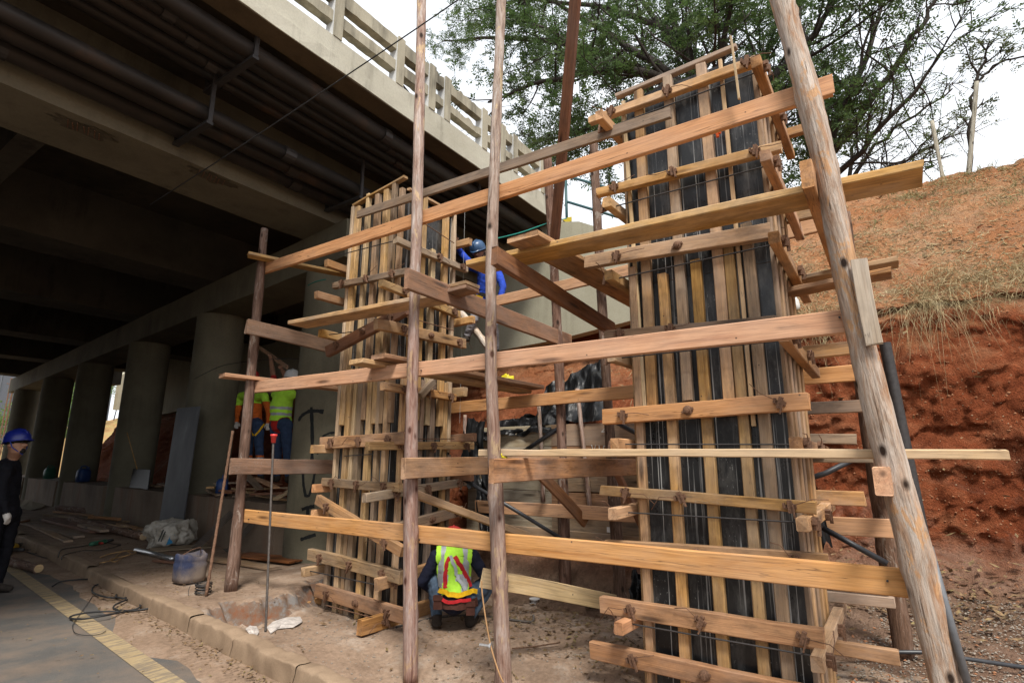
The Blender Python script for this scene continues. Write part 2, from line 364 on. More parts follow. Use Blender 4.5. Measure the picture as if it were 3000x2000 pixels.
def asphalt():
    m, t, b = mat_new('asphalt', .9, .25); v = coord(t)
    c = ramp(t, noise(t, v, .9, 6, .6), [(0.3, (.095,.09,.085)), (0.7, (.15,.142,.132))])
    f = noise(t, v, 130, 3, .7); c = mix(t, .7, c, ramp(t, f, [(0.32, g(.45)), (0.64, g(1))]), 'MULTIPLY')
    d = noise(t, v, 1.7, 6, .7); c = mix(t, ramp(t, d, [(0.42, g(0)), (0.74, g(.7))]), c, (.24,.17,.12))
    t.links.new(c, b.inputs['Base Color']); bump(t, b, f, .5, .006); return m
ASPHALT = asphalt()
def soil(name, a, b_, c_, pale, scale=1.0, pale_amt=.6, bm=.8, bd=.03, wet=None):
    m, t, b = mat_new(name, .95, .12); v = coord(t)
    c = ramp(t, noise(t, v, 1.3*scale, 8, .68, .3), [(0.28, a), (0.5, b_), (0.72, c_)])
    f = noise(t, v, 19*scale, 7, .72); c = mix(t, .7, c, ramp(t, f, [(0.3, g(.5)), (0.62, g(1.05))]), 'MULTIPLY')
    p = noise(t, v, 2.6*scale, 8, .75); c = mix(t, ramp(t, p, [(0.54, g(0)), (0.72, g(pale_amt))]), c, pale)
    s = noise(t, v, 60*scale, 3, .6); c = mix(t, ramp(t, s, [(0.68, g(0)), (0.74, g(.6))]), c, (.46,.38,.29))
    t.links.new(c, b.inputs['Base Color'])
    ad = nd(t, 'Math', operation='ADD'); t.links.new(f, ad.inputs[0]); t.links.new(noise(t, v, 75*scale, 4, .7), ad.inputs[1])
    bump(t, b, ad.outputs[0], bm, bd); return m
SAND = soil('sandy_dust', (.19,.135,.095), (.29,.20,.14), (.37,.275,.20), (.42,.365,.31), 1.4, .55, .5, .012)
DUG = soil('dug_ground', (.20,.135,.095), (.32,.225,.16), (.41,.31,.235), (.46,.42,.37), 1.2, .6, .6, .018)

def bank_mat():
    m, t, b = mat_new('red_earth', .95, .1); v = coord(t)
    n1 = noise(t, v, .8, 8, .68, .4)
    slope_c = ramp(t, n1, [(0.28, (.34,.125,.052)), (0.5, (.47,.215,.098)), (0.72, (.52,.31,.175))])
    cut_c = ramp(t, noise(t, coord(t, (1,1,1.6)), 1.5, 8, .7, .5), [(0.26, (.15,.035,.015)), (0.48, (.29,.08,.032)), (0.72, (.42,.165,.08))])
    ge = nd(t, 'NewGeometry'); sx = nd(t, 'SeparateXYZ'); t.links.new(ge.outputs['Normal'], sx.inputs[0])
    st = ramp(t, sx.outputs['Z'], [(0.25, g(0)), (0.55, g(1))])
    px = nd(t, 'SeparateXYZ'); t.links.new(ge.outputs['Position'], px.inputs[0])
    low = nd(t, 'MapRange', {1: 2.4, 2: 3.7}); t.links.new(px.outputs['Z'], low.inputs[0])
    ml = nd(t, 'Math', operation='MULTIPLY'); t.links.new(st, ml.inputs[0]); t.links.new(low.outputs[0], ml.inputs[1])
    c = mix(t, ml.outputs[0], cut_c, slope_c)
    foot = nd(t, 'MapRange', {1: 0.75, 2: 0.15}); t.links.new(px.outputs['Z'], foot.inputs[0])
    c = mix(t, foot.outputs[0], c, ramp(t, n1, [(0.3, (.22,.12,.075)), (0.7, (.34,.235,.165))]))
    f = noise(t, v, 14, 8, .74); c = mix(t, .75, c, ramp(t, f, [(0.3, g(.42)), (0.62, g(1.08))]), 'MULTIPLY')
    s = nd(t, 'TexVoronoi', {'Scale': 6.5}); t.links.new(v, s.inputs['Vector'])
    sn = noise(t, v, 1.9, 4); a = nd(t, 'Math', operation='ADD'); t.links.new(s.outputs['Distance'], a.inputs[0]); t.links.new(sn, a.inputs[1])
    c = mix(t, ramp(t, a.outputs[0], [(0.40, g(.6)), (0.46, g(0))]), c, (.38,.26,.17))
    pp = ramp(t, noise(t, v, 1.1, 7, .72, .6), [(0.50, g(0)), (0.68, g(.75))]); lo2 = nd(t, 'MapRange', {1: 1.9, 2: .5}); t.links.new(px.outputs['Z'], lo2.inputs[0])
    c = mix(t, mix(t, 1.0, pp, lo2.outputs[0], 'MULTIPLY'), c, (.40,.26,.19))
    dd = ramp(t, noise(t, v, 2.4, 8, .75, .3), [(0.48, g(0)), (0.66, g(.45))]); c = mix(t, mix(t, 1.0, dd, ml.outputs[0], 'MULTIPLY'), c, (.40,.31,.22))
    wh = noise(t, v, 50, 3); c = mix(t, ramp(t, wh, [(0.70, g(0)), (0.75, g(.6))]), c, (.5,.42,.33))
    t.links.new(c, b.inputs['Base Color'])
    ad = nd(t, 'Math', operation='ADD'); t.links.new(f, ad.inputs[0]); t.links.new(noise(t, v, 45, 5, .7), ad.inputs[1])
    bump(t, b, ad.outputs[0], 1.0, .06); return m
BANK = bank_mat()

def leafm(name, cols, trans=.35, rough=.55, scale=.9):
    m, t, b = mat_new(name, rough, .35)
    c = ramp(t, noise(t, coord(t), scale, 3, .8), [(.3, cols[0]), (.5, cols[1]), (.72, cols[2])])
    f = ramp(t, noise(t, coord(t), 23, 2, .8), [(.35, g(.55)), (.65, g(1.25))]); c = mix(t, 1.0, c, f, 'MULTIPLY')
    t.links.new(c, b.inputs['Base Color'])
    if trans:
        tr = nd(t, 'BsdfTranslucent'); ms = nd(t, 'MixShader', {0: trans}); t.links.new(c, tr.inputs['Color'])
        o = t.nodes['Material Output']; t.links.new(b.outputs[0], ms.inputs[1]); t.links.new(tr.outputs[0], ms.inputs[2]); t.links.new(ms.outputs[0], o.inputs['Surface'])
    return m
LEAF = leafm('tree_leaf', ((.045,.085,.028), (.075,.13,.04), (.13,.185,.065)), .45)
LEAF2 = leafm('pale_leaf', ((.07,.10,.045), (.11,.15,.07), (.17,.20,.10)))
STRAW = leafm('dry_grass', ((.26,.19,.095), (.38,.30,.16), (.50,.42,.26)), .2, .8, 2.5)
GREENGR = leafm('green_grass', ((.10,.13,.04), (.17,.19,.07), (.28,.27,.12)), .25, .7, 2.0)
DEADLEAF = leafm('fallen_leaf', ((.09,.055,.03), (.20,.125,.065), (.25,.22,.09)), .1, .8, 6.0)
TRUNK = bark('tree_bark', (.025,.02,.017), (.045,.037,.03), (.085,.07,.06))
def cloth(name, col, rough=.85, var=.25): return plain(name, col, rough, .2, 0, var, 14, .3)
# ------------------------------------------------------------------ ground, road, kerb
def kx(y): return 2.15+0.11*y
mb = MB(); mb.add([(-300,-300,-.4),(300,-300,-.4),(300,300,-.4),(-300,300,-.4)], [(0,1,2,3)])
struct(mb.build('ground', SAND))
ys = np.concatenate([np.arange(-40, 0, 2.0), np.arange(0, 16, .25), np.arange(16, 90, 2.0)])
def strip(name, m, f0, f1, z, nx=2, jit=0.0, z0=None):
    P = np.zeros((len(ys), nx, 3))
    for i, y in enumerate(ys):
        a, b = f0(y), f1(y)
        P[i, :, 0] = np.linspace(a, b, nx); P[i, :, 1] = y; P[i, :, 2] = z
    if z0 is not None: P[:, 0, 2] = z0
    if jit: P[:, 0, 0] += jit*1.6*fbm(np.stack([ys*1.7, ys*0+3.1, ys*0], 1), 4)
    P = P[:, ::-1]
    return struct(link(name, grid_mesh(P, m, name, False)))
strip('road', ASPHALT, lambda y: -9.0, lambda y: kx(y)+.05, 0.0)
def yellow():
    m, t, b = mat_new('worn_yellow_paint', .85, .2); v = coord(t)
    c = ramp(t, noise(t, v, 3, 6, .7), [(.3, (.32,.235,.125)), (.7, (.40,.31,.18))])
    wv = noise(t, coord(t, (1.2, 7, 1)), 3.2, 7, .75)
    c = mix(t, ramp(t, wv, [(.45, g(0)), (.57, g(.85))]), c, (.17,.14,.11))
    t.links.new(c, b.inputs['Base Color']); return m
strip('road_edge_line', yellow(), lambda y: kx(y)-.56, lambda y: kx(y)-.41, .005)
strip('gutter_dust', SAND, lambda y: kx(y)-.31+.04*math.sin(y*.9), lambda y: kx(y)+.02, .012, 4, .05, .0006)
kerb = struct(link('kerb', None, Matrix.Translation((kx(5), 5, 0)))); kerb.empty_display_size = .2
KERB = concrete('dusty_kerb_concrete', (.34,.245,.165), (.21,.145,.095), (.10,.07,.05), .6, 2.0, False)
y = 1.55; k = 0
while y < 34:
    ln = random.uniform(.85, 1.05) if y < 7 else 1.6
    n = 40 if y < 7 else 6; sec = []
    top = .15+random.uniform(-.012,.012); rough = .017 if y < 5.2 else .009
    for i in range(n+1):
        yy = y+ .004+(ln-.008)*i/n; xb = kx(yy); e = .004 if i in (0, n) else 0
        prof = [(xb+.0,-.06),(xb+.003+e,.03),(xb+.008+e,top-.05),(xb+.011+e,top-.014-e),(xb+.014+e,top-.006-e),(xb+.024+e,top-e),(xb+.05,top+.001-e),(xb+.10,top+.001-e),(xb+.138-e,top-.001-e),(xb+.147,top-.006-e),(xb+.15,top-.02),(xb+.152,-.12)]
        sec.append([(px_, yy, pz) for px_, pz in prof])
    P = np.array(sec); q = P.reshape(-1, 3)
    dsp = fbm(q*np.array([9, 6, 9]), 5, 5)+.6*np.minimum(0, fbm(q*4.5, 3, 15)+.25)*3; q[:, 0] += dsp*rough; q[:, 2] += fbm(q*8+7, 4, 9)*rough*(q[:, 2] > .03)
    link('kerb_stone', grid_mesh(P[:, ::-1], KERB, 'kerb_stone', y > 6), None, kerb); y += ln
# pavement and dug-out ground
def ground_h(x, yv):
    n = fbm(np.stack([x*1.1, yv*1.1, x*0], 1), 4, 3); n2 = fbm(np.stack([x*6, yv*6, x*0+4], 1), 4, 8)
    edge = 5.45+.12*(x-3.2)+.22*fbm(np.stack([x*3.2, yv*1.3, x*0+9], 1), 4, 1)
    s = np.clip((yv-edge)/.13, 0, 1); s = s*s*(3-2*s)
    dug = -.085+.03*n+.011*n2
    kk = np.clip(1-(x-(2.15+.11*yv)-.13)/.5, 0, 1); dug = dug+.16*kk*kk
    dug = dug-.13*np.clip((4.3-yv)/1.1, 0, 1)*np.clip((4.25-x)/.6, 0, 1)
    pave = .142+.004*n+.003*n2
    pile = .10*np.exp(-((x-4.0)**2/.12+(yv-5.55)**2/.05))*(1+.5*n2)
    return dug*(1-s)+pave*s+pile*(1-s*.6)
yy = np.concatenate([np.arange(-7, 1, .12), np.arange(1, 6.8, .04)]); uu = np.linspace(0, 1, 96)
P = np.zeros((len(yy), len(uu), 3))
for i, yv in enumerate(yy):
    x = kx(yv)+.12+uu**1.25*(6.9-kx(yv)-.12); P[i, :, 0] = x; P[i, :, 1] = yv
P[:, :, 2] = ground_h(P[:, :, 0].ravel(), P[:, :, 1].ravel()).reshape(P.shape[:2])
def dug_mat():
    m = DUG.copy(); m.name = 'dug_ground_and_broken_pavement'; t = m.node_tree; b = t.nodes['Principled BSDF']
    old = b.inputs['Base Color'].links[0].from_socket
    ge = nd(t, 'NewGeometry'); sx = nd(t, 'SeparateXYZ'); t.links.new(ge.outputs['True Normal'], sx.inputs[0])
    f = noise(t, coord(t), 7, 7, .75); cc = ramp(t, f, [(.35, (.20,.085,.045)), (.5, (.17,.12,.09)), (.6, (.20,.185,.175))])
    c = mix(t, ramp(t, sx.outputs['Z'], [(.55, g(1)), (.85, g(0))]), old, cc); t.links.new(c, b.inputs['Base Color']); return m
struct(link('dug_ground', grid_mesh(P[:, ::-1], dug_mat(), 'dug_ground')))
yy = np.arange(6.76, 36, .2); P = np.zeros((len(yy), 20, 3))
for i, yv in enumerate(yy): P[i, :, 0] = np.linspace(kx(yv)+.12, 8+.1*yv, 20); P[i, :, 1] = yv
P[:, :, 2] = .142+.006*fbm(P.reshape(-1, 3)*1.3, 4, 3).reshape(P.shape[:2])
struct(link('pavement', grid_mesh(P[:, ::-1], SAND, 'pavement')))

# ------------------------------------------------------------------ earth bank, swept profile
PA = [(5.4,-.14),(6.4,.0),(7.4,.2),(8.0,.48),(8.16,1.6),(8.36,2.8),(8.46,3.35),(8.8,3.62),(9.6,4.3),(10.6,5.3),(12,6.62),(14,7.2),(40,7.6)]
PB = [(5.4,-.14),(5.9,-.02),(6.2,.28),(6.42,.58),(6.5,1.4),(6.56,1.95),(6.85,2.2),(7.2,2.5),(7.7,2.8),(8.15,3.0),(8.64,3.35),(8.95,5.4),(40,7.4)]
PC = [(5.9,-.1),(6.3,.2),(6.6,.5),(6.9,.9),(7.2,1.4),(7.5,2.0),(7.7,2.4),(7.9,2.8),(8.05,3.0),(8.25,3.15),(8.72,3.35),(9.0,5.4),(40,6.3)]
PA, PB, PC = (np.array(p, float) for p in (PA, PB, PC))
def sm(a, b, v): u = min(1, max(0, (v-a)/(b-a))); return u*u*(3-2*u)
def prof(y):
    return PA*(1-sm(1.6, 2.8, y))+PB*sm(1.6, 2.8, y) if y < 4 else PB*(1-sm(5.0, 6.2, y))+(PC+np.array([.1*max(0, y-6), 0]))*sm(5.0, 6.2, y)
DEN = [10, 12, 14, 32, 32, 18, 14, 20, 26, 30, 8, 8]
def bank_grid(yv):
    P = []
    for y in yv:
        p = prof(y); r = []
        for k in range(12):
            for j in range(DEN[k]): r.append(p[k]+(p[k+1]-p[k])*j/DEN[k])
        r.append(p[12]); P.append([(a[0], y, a[1]) for a in r])
    P = np.array(P); q = P.reshape(-1, 3).copy()
    amp = np.clip((q[:, 0]-5.6)/1.5, 0, 1)
    nn = fbm(q*np.array([1.4, 1.4, 1.9]), 6, 21); rd = 1-np.abs(fbm(q*np.array([2.6, 3.6, 3.0])+5, 5, 31)); f = fbm(q*7.5, 4, 41)
    cutz = ((q[:, 2] < 3.5) & (q[:, 2] > .3))*1.0; gou = 1-np.abs(fbm(q*np.array([1.2, 2.2, .55])+9, 4, 61)); fine_ = 1-np.abs(fbm(q*np.array([6, 7, 8])+3, 4, 71)); tool_ = np.abs(np.sin(q[:, 1]*14+q[:, 2]*2.2+2.2*fbm(q*.8, 3, 81)))*(fbm(q*.7+4, 2, 83) > -.1)
    q[:, 0] += amp*(nn*.11+cutz*(rd*.05+gou*.10+fine_*.035+tool_*.014)+f*.03); rill = (1-np.abs(fbm(q*np.array([.5, 2.4, .5])+13, 3, 87)))**3*(q[:, 2] > 3.8); q[:, 2] += amp*(nn*.07+f*.045-rill*.09)
    return q.reshape(P.shape)
yb = np.concatenate([np.arange(-14, -3.6, .4), np.arange(-3.6, 6.4, .04), np.arange(6.4, 28.7, .3)])
BG = bank_grid(yb)
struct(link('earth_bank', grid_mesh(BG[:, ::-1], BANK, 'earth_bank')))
def bank_pt(y, k):                                            # a point of the bank near row y, at profile fraction k of its columns
    i = int(np.argmin(np.abs(yb-y))); return V(BG[i, int(k*(BG.shape[1]-1))])

# ------------------------------------------------------------------ bridge
SK = .1                                                     # the piers and abutments follow the road, skewed to the deck edge
def al(x, y, a): d = ray(x, y); return CAM + d*(a/(d.x-SK*d.y))          # the point of a sight line on the skewed plane X = a + SK*Y
br = thing('road_bridge', 'old cream concrete road bridge with dark underside and post and rail parapet', 'bridge', (5.5, 15, 0))
X0, X1 = -16.0, 8.34
YE = 32.5
def bx(name, a, b, m, parent=br):
    mb = MB(); mb.box(a, b); return mb.build(name, m, parent)
bx('deck_slab', (X0, 5.04, 6.0), (X1+3.2, YE, 6.26), CONC_SHADE)
mb = MB(); n = 90; pr = [(5.06,5.857),(4.76,5.857),(4.757,6.013),(4.785,6.03),(4.782,6.262),(5.06,6.262)]
for i in range(n+1):
    x = X0+(X1+.25-X0)*i/n
    for (py, pz) in pr: mb.v.append((x, py+random.uniform(-.004,.004), pz+random.uniform(-.005,.005)))
kq = len(pr); mb.f = [(i*kq+j, (i+1)*kq+j, (i+1)*kq+(j+1)%kq, i*kq+(j+1)%kq) for i in range(n) for j in range(kq)]+[tuple(range(kq)), tuple(n*kq+j for j in range(kq-1,-1,-1))]
mb.m = [0]*len(mb.f); mb.build('edge_beam', CONC_CREAM, br)
STAIN_SHADE = concrete('stained_and_shaded_soffit', (.11,.082,.05), (.065,.048,.03), (.03,.022,.015), .7)  # brown stain, with the shade under the deck edge added to its colour
bx('soffit_strip', (X0, 4.772, 5.846), (X1, 5.05, 5.8555), STAIN_SHADE)
bx('edge_beam', (X0, YE+.002, 5.857), (X1+3.2, YE+.28, 6.26), CONC_CREAM)
posts = [3.36, 4.34, 4.95, 5.27, 6.16, 6.66, 7.02, 7.9]
xx = 3.36-.95
while xx > -15: posts.insert(0, xx); xx -= .95
def rough_bar(name, a, b, parent, m, seg=8, chip=.006, big=0.0):
    mb = MB(); (x0,y0,z0), (x1,y1,z1) = a, b; vs = []
    for i in range(seg+1):
        x = x0+(x1-x0)*i/seg; e = random.uniform(0, big)
        for (py, pz) in ((y0,z0),(y1,z0),(y1,z1),(y0,z1)):
            vs.append((x, py+random.uniform(-chip,chip), pz+random.uniform(-chip,chip)-(e if pz == z1 and py == y0 else 0)))
    fs = [(i*4+j, i*4+(j+1)%4, (i+1)*4+(j+1)%4, (i+1)*4+j) for i in range(seg) for j in range(4)]+[(3,2,1,0), tuple(seg*4+j for j in range(4))]
    mb.add(vs, fs); return mb.build(name, m, parent)
RAILM = concrete('parapet_concrete', (.42,.39,.30), (.32,.29,.22), (.05,.045,.035), .8, 1.6, True, (.42,.66))
WHITEW = concrete('whitewashed_concrete', (.62,.63,.63), (.48,.48,.47), (.2,.19,.17), .5)
for i, x in enumerate(posts):
    mb = MB(); mb.box((x-.06, 4.774, 6.264), (x+.06, 4.93, 6.96)); o = mb.build('parapet_post', RAILM, br)
    mb = MB(); mb.box((x-.064, 4.79, 6.266), (x-.0605, 4.925, 6.955)); mb.build('whitewash', WHITEW, o)
    if i+1 < len(posts):
        x2 = posts[i+1]; big = .05 if 4.9 < x < 6.7 else .004; nb = max(3, int((x2-x)/.07))
        rough_bar('parapet_rail', (x+.062, 4.805, 6.764), (x2-.066, 4.92, 6.95), br, RAILM, nb, .004, big)
        rough_bar('parapet_rail', (x+.062, 4.805, 6.46), (x2-.066, 4.92, 6.607), br, RAILM, nb, .004, big)
for x in np.arange(-15, 11, .95):
    mb = MB(); mb.box((x-.06, YE+.1, 6.262), (x+.06, YE+.24, 6.95)); mb.build('parapet_post', RAILM, br)
for z in (6.46, 6.78):
    mb = MB(); mb.box((-15, YE+.12, z), (11, YE+.22, z+.15)); mb.build('parapet_rail', RAILM, br)
COLY = [7.1, 11.35, 15.6, 20.4, 25.2, 30.6]
GIR = [7.08, 11.35, 15.6, 20.4, 25.2, 30.6]
GIR_SHADE = concrete('shaded_girder_concrete', (.10,.088,.068), (.055,.046,.036), (.02,.017,.013), .85)  # inner girders and diaphragms: deep shade put into a darker concrete colour
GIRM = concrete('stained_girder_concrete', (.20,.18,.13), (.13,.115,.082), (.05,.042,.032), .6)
SPALL = concrete('spalled_rough_concrete', (.13,.11,.078), (.07,.058,.04), (.03,.02,.014), .8, 6.0, False)
for i, gy in enumerate(GIR):
    o = rough_bar('girder', (X0, gy-.47, 4.994), (X1+SK*(gy-4.76), gy+.47, 6.01), br, GIRM if i == 0 else GIR_SHADE, 60, .006, 0)
    if i == 0:
        for (px_, py_) in ((250, 380), (625, 520)):
            c = azz(px_, py_, 4.985); c.y = min(max(c.y, gy-.33), gy+.3)
            mb = MB(); vs = []
            for a in range(30):
                an = a/30*6.283; r = random.uniform(.6, 1.2); vs.append((c.x+math.cos(an)*.32*r, c.y+math.sin(an)*.13*r, 4.983))
            mb.add(vs, [tuple(range(30))]); mb.build('spalled_patch', SPALL, o)
            for q in range(7):
                x = c.x-.17+q*.05+random.uniform(-.012,.012); mb = MB(); mb.tube([(x-.02, c.y-random.uniform(.05,.1), 4.975), (x+.03, c.y+random.uniform(.05,.1), 4.977)], .006, 5); mb.build('exposed_rebar', RUST, o)
for x in (1.6, -2.9, -7.4, -11.9):
    for i in range(len(GIR)-1):
        bx('diaphragm', (x-.13, GIR[i]+.48, 5.2), (x+.13, GIR[i+1]-.48, 5.998), GIR_SHADE)
ROTS = Matrix.Rotation(math.pi/2-math.atan(SK), 4, 'Z')
o = rough_bar('cap_beam', (0, -.42, 4.40), (26.2, .42, 4.99), br, CONC_COL, 30, .005); o.matrix_basis = Matrix.Translation((4.63+SK*6.25, 6.25, 0)) @ ROTS
for cy in COLY:
    mb = MB(); mb.lathe([(.456, -.3), (.456, .15), (.455, 1), (.457, 2), (.455, 3), (.456, 4.41)], 44)
    c = mb.build('column', CONC_COL, br, Matrix.Translation((4.63+SK*cy, cy, 0)), True)
    if cy == COLY[0]: col0 = c
CC = V((4.63+SK*COLY[0], COLY[0], 0)); CR = .4595
def on_col(px_, py_):
    d = ray(px_, py_); a = d.x*d.x+d.y*d.y; b = -2*(CC.x*d.x+CC.y*d.y); c = CC.x**2+CC.y**2-CR*CR
    k = (-b-math.sqrt(max(0, b*b-4*a*c)))/(2*a); return CAM+d*k
SPRAY = plain('sprayed_black_paint', (.012,.014,.015), .7, .3, 0, .3, 30, 0)
for pts, wd in (([(874,1232),(885,1216),(905,1204),(930,1203),(948,1206)], .055), ([(912,1192),(914,1240),(915,1290),(914,1345)], .048), ([(938,1290),(948,1276),(965,1268),(984,1266)], .028),
                ([(946,1282),(936,1305),(930,1330)], .028), ([(887,1378),(889,1420),(895,1452),(905,1452),(915,1425),(923,1378)], .04), ([(884,1492),(900,1486),(921,1482)], .05), ([(902,1486),(899,1530)], .04), ([(880,1580),(900,1573),(925,1565)], .045)):
    mb = MB(); P3 = [on_col(*p) for p in pts]; P4 = []
    for i in range(len(P3)-1):
        for j in range(4): P4.append(P3[i].lerp(P3[i+1], j/4))
    P4.append(P3[-1]); vs = []
    for i, p in enumerate(P4):
        nrm = V((p.x-CC.x, p.y-CC.y, 0)).normalized(); tn = (P4[min(i+1, len(P4)-1)]-P4[max(i-1, 0)]).normalized(); sd_ = tn.cross(nrm)*(wd/2*random.uniform(.75, 1.2))
        p = V((CC.x, CC.y, p.z))+nrm*CR; vs += [p+sd_, p-sd_]
    mb.add(vs, [(2*i, 2*i+1, 2*i+3, 2*i+2) for i in range(len(P4)-1)]); mb.build('graffiti', SPRAY, col0)
PLZ = .88
for i in range(5):
    a, b = COLY[i]+.44, COLY[i+1]-.44
    rough_bar('low_wall', (0, -.46, -.1), ((b-a)*1.005, .46, PLZ), br, CONC_LOW, 14, .008).matrix_basis = Matrix.Translation((4.66+SK*a, a, 0)) @ ROTS
# abutment wall and wing wall, and the abutment on the other side of the road
ab = thing('abutment_wall', 'pale cream concrete abutment wall above the raw earth at the bridge end', 'wall', (8.6, 9, 3.4))
mb = MB(); pr = [(2.1, 3.82, 4.47), (2.9, 3.76, 4.95), (3.7, 3.7, 5.4), (4.26, 3.66, 5.72), (4.75, 3.62, 5.85), (28.5, 3.2, 5.85)]
for (y, z0, z1) in pr: xw = 7.85+SK*y; mb.v += [(xw, y, z0), (xw, y, z1), (xw+.22, y, z1), (xw+.22, y, z0)]
mb.f = [(i*4+j, i*4+(j+1)%4, (i+1)*4+(j+1)%4, (i+1)*4+j) for i in range(len(pr)-1) for j in range(4)]+[(3,2,1,0), tuple((len(pr)-1)*4+j for j in range(4))]
mb.m = [0]*len(mb.f); mb.build('wall_face', CONC_WALL, ab)
ob = thing('opposite_abutment', 'dark concrete abutment wall across the road under the bridge', 'wall', (-6.5, 15, 0))
o = rough_bar('wall_face', (0, -.2, -.2), (27.5, .2, 5.99), ob, CONC_SHADE, 20, .005); o.matrix_basis = Matrix.Translation((-7.0, 5.0, 0)) @ ROTS
mb = MB(); mb.box((-24, 4.9, -.3), (-7.3, 5.2, 5.85)); mb.build('wing_wall', CONC_SHADE, ob)

# ------------------------------------------------------------------ pipes hung under the deck
W5 = ['outermost pipe of the bundle, thickest, next to the soffit of the deck edge', 'second pipe in from the deck edge in the outer bundle', 'middle pipe of the outer bundle under the deck', 'fourth pipe in from the deck edge in the outer bundle', 'innermost thin pipe of the outer bundle under the deck']
for i, (y, z, r) in enumerate([(5.15,5.72,.092),(5.365,5.755,.07),(5.545,5.755,.07),(5.735,5.745,.074),(5.935,5.755,.067)]):
    mb = MB(); mb.tube([(X0, y, z), (X1-.02, y, z)], r, 14)
    p = mb.build('utility_pipe', PIPE_OLD, None, None, True); tag(p, W5[i], 'pipe', 'outer bundle of pipes under the deck')
    for x in np.arange(-13+i*.3, 7, 2.9):
        mb = MB(); mb.tube([(x, y, z), (x+.12, y, z)], r*1.13, 14); mb.build('collar', PIPE_OLD, p)
W3 = ['dark pipe farthest from the girder of the inner three', 'middle one of the three dark pipes beside the girder', 'thick dark pipe closest to the pale girder face']
for i, (y, z, r) in enumerate([(5.91,5.263,.084),(6.15,5.252,.095),(6.42,5.23,.10)]):
    mb = MB(); mb.tube([(X0, y, z), (X1-.02, y, z)], r, 14)
    p = mb.build('utility_pipe', PIPE_OLD, None, None, True); tag(p, W3[i], 'pipe', 'inner pipes beside the girder')
    for x in np.arange(-12+i*.22, 7, 3.1):
        mb = MB(); mb.tube([(x, y, z), (x+.15, y, z)], r*1.12, 14); mb.build('collar', PIPE_OLD, p)
hangs = []
for x, l_ in ((azz(735,170,5.64).x, 'iron hanger strap crossing under the outer pipe bundle over the road'), (azz(735,170,5.64).x+3.8, 'iron hanger strap under the outer pipe bundle close to the abutment')): hangs.append((x, 5.04, 6.05, 5.62, 6.0, l_))
for x, l_ in ((azz(540,400,5.14).x, 'rusty iron bracket over the inner pipes near the spalled girder patches'), (azz(985,600,5.14).x, 'rusty iron bracket over the inner pipes just above the studded formwork')): hangs.append((x, 5.78, 6.56, 5.12, 6.0, l_))
for (x, y0, y1, z0, z1, lb) in hangs:
    mb = MB(); mb.box((x-.035, y0, z0-.035), (x+.035, y1, z0)); mb.box((x-.022, y0-.001, z0+.001), (x+.022, y0+.028, z1)); mb.box((x-.022, y1-.028, z0+.001), (x+.022, y1, z1 if y1 < 6.2 else z0+.34))
    tag(mb.build('pipe_hanger', STEEL_DK), lb, 'bracket', 'pipe hangers')
# ------------------------------------------------------------------ column formworks
def clamp_mesh():
    mb = MB(); mb.box((-.05,-.03,-.02), (.05,.012,.02)); mb.box((-.018,-.05,-.055), (.018,.0,.055))
    mb.box((.02,-.062,-.10), (.034,-.03,.03)); mb.box((-.058,-.045,-.012), (-.04,-.005,.032)); return mb.mesh(RUST, False, 'clamp')
def washer_mesh():
    mb = MB(); mb.lathe([(.012,.0),(.05,.0),(.05,.012),(.03,.03),(.03,.055),(.012,.06)], 12, 0, Matrix.Rotation(math.pi/2, 4, 'X'), True)
    mb.box((-.062,-.024,-.012), (.062,-.008,.012)); return mb.mesh(RUST, False, 'washer')
CL, WA = clamp_mesh(), washer_mesh(); K8 = Matrix.Scale(.72, 4)
def clamp(parent, p, nrm, kind='c', wire=True):
    n = V(nrm).normalized(); z = V((0,0,1)); x = (-n).cross(z); y = -n                # local -y looks out of the face
    M = Matrix(((x.x,y.x,z.x,p[0]),(x.y,y.y,z.y,p[1]),(x.z,y.z,z.z,p[2]),(0,0,0,1))) @ Matrix.Rotation(random.uniform(-.45,.45), 4, 'Y') @ K8
    if kind == 'w': link('washer_nut', WA, M, parent); return
    link('clamp', CL, M, parent)
    if wire:
        s = random.choice((-1, 1)); a = random.uniform(.15, .3); mb = MB()
        mb.tube([(0,-.02,0), (s*.06,-.045,.02), (s*(.06+a*.5),-.055,.03+random.uniform(-.02,.05)), (s*(.06+a),-.04,.02+random.uniform(-.05,.09))], .0042, 5)
        link('tie_wire', mb.mesh(RUST, True, 'wire'), M, parent)
def ups(ml): return ml

# --- right formwork
RX0, RX1, RY0, RY1, RZ = 4.2, 5.15, .64, 1.66, 4.70
GB = -.14
fr = thing('column_formwork', 'tall timber formwork with black plywood panels standing beside the red earth bank', 'formwork', ((RX0+RX1)/2, (RY0+RY1)/2, GB), 'column formworks')
def panelbox(name, a, b, parent, lab=None):
    mb = MB(); mb.box(a, b); o = mb.build(name, [PLY, PLY_EDGE], parent)
    for p in o.data.polygons:
        if abs(p.normal.z) > .9: p.material_index = 1
    if lab: o['label'] = lab
    return o
def shell(X0_, X1_, Y0_, Y1_, seam, top, parent):
    for (z0, z1) in ((GB, seam-.002), (seam+.002, top)):
        panelbox('plywood_panel', (X0_, Y0_-.03, z0), (X0_+.018, Y1_+.03, z1), parent)
        panelbox('plywood_panel', (X1_-.018, Y0_-.03, z0), (X1_, Y1_+.03, z1), parent)
        panelbox('plywood_panel', (X0_+.0185, Y0_, z0), (X1_-.0185, Y0_+.018, z1), parent)
        panelbox('plywood_panel', (X0_+.0185, Y1_-.018, z0), (X1_-.0185, Y1_, z1), parent)
shell(RX0, RX1, RY0, RY1, 2.93, 4.68, fr)
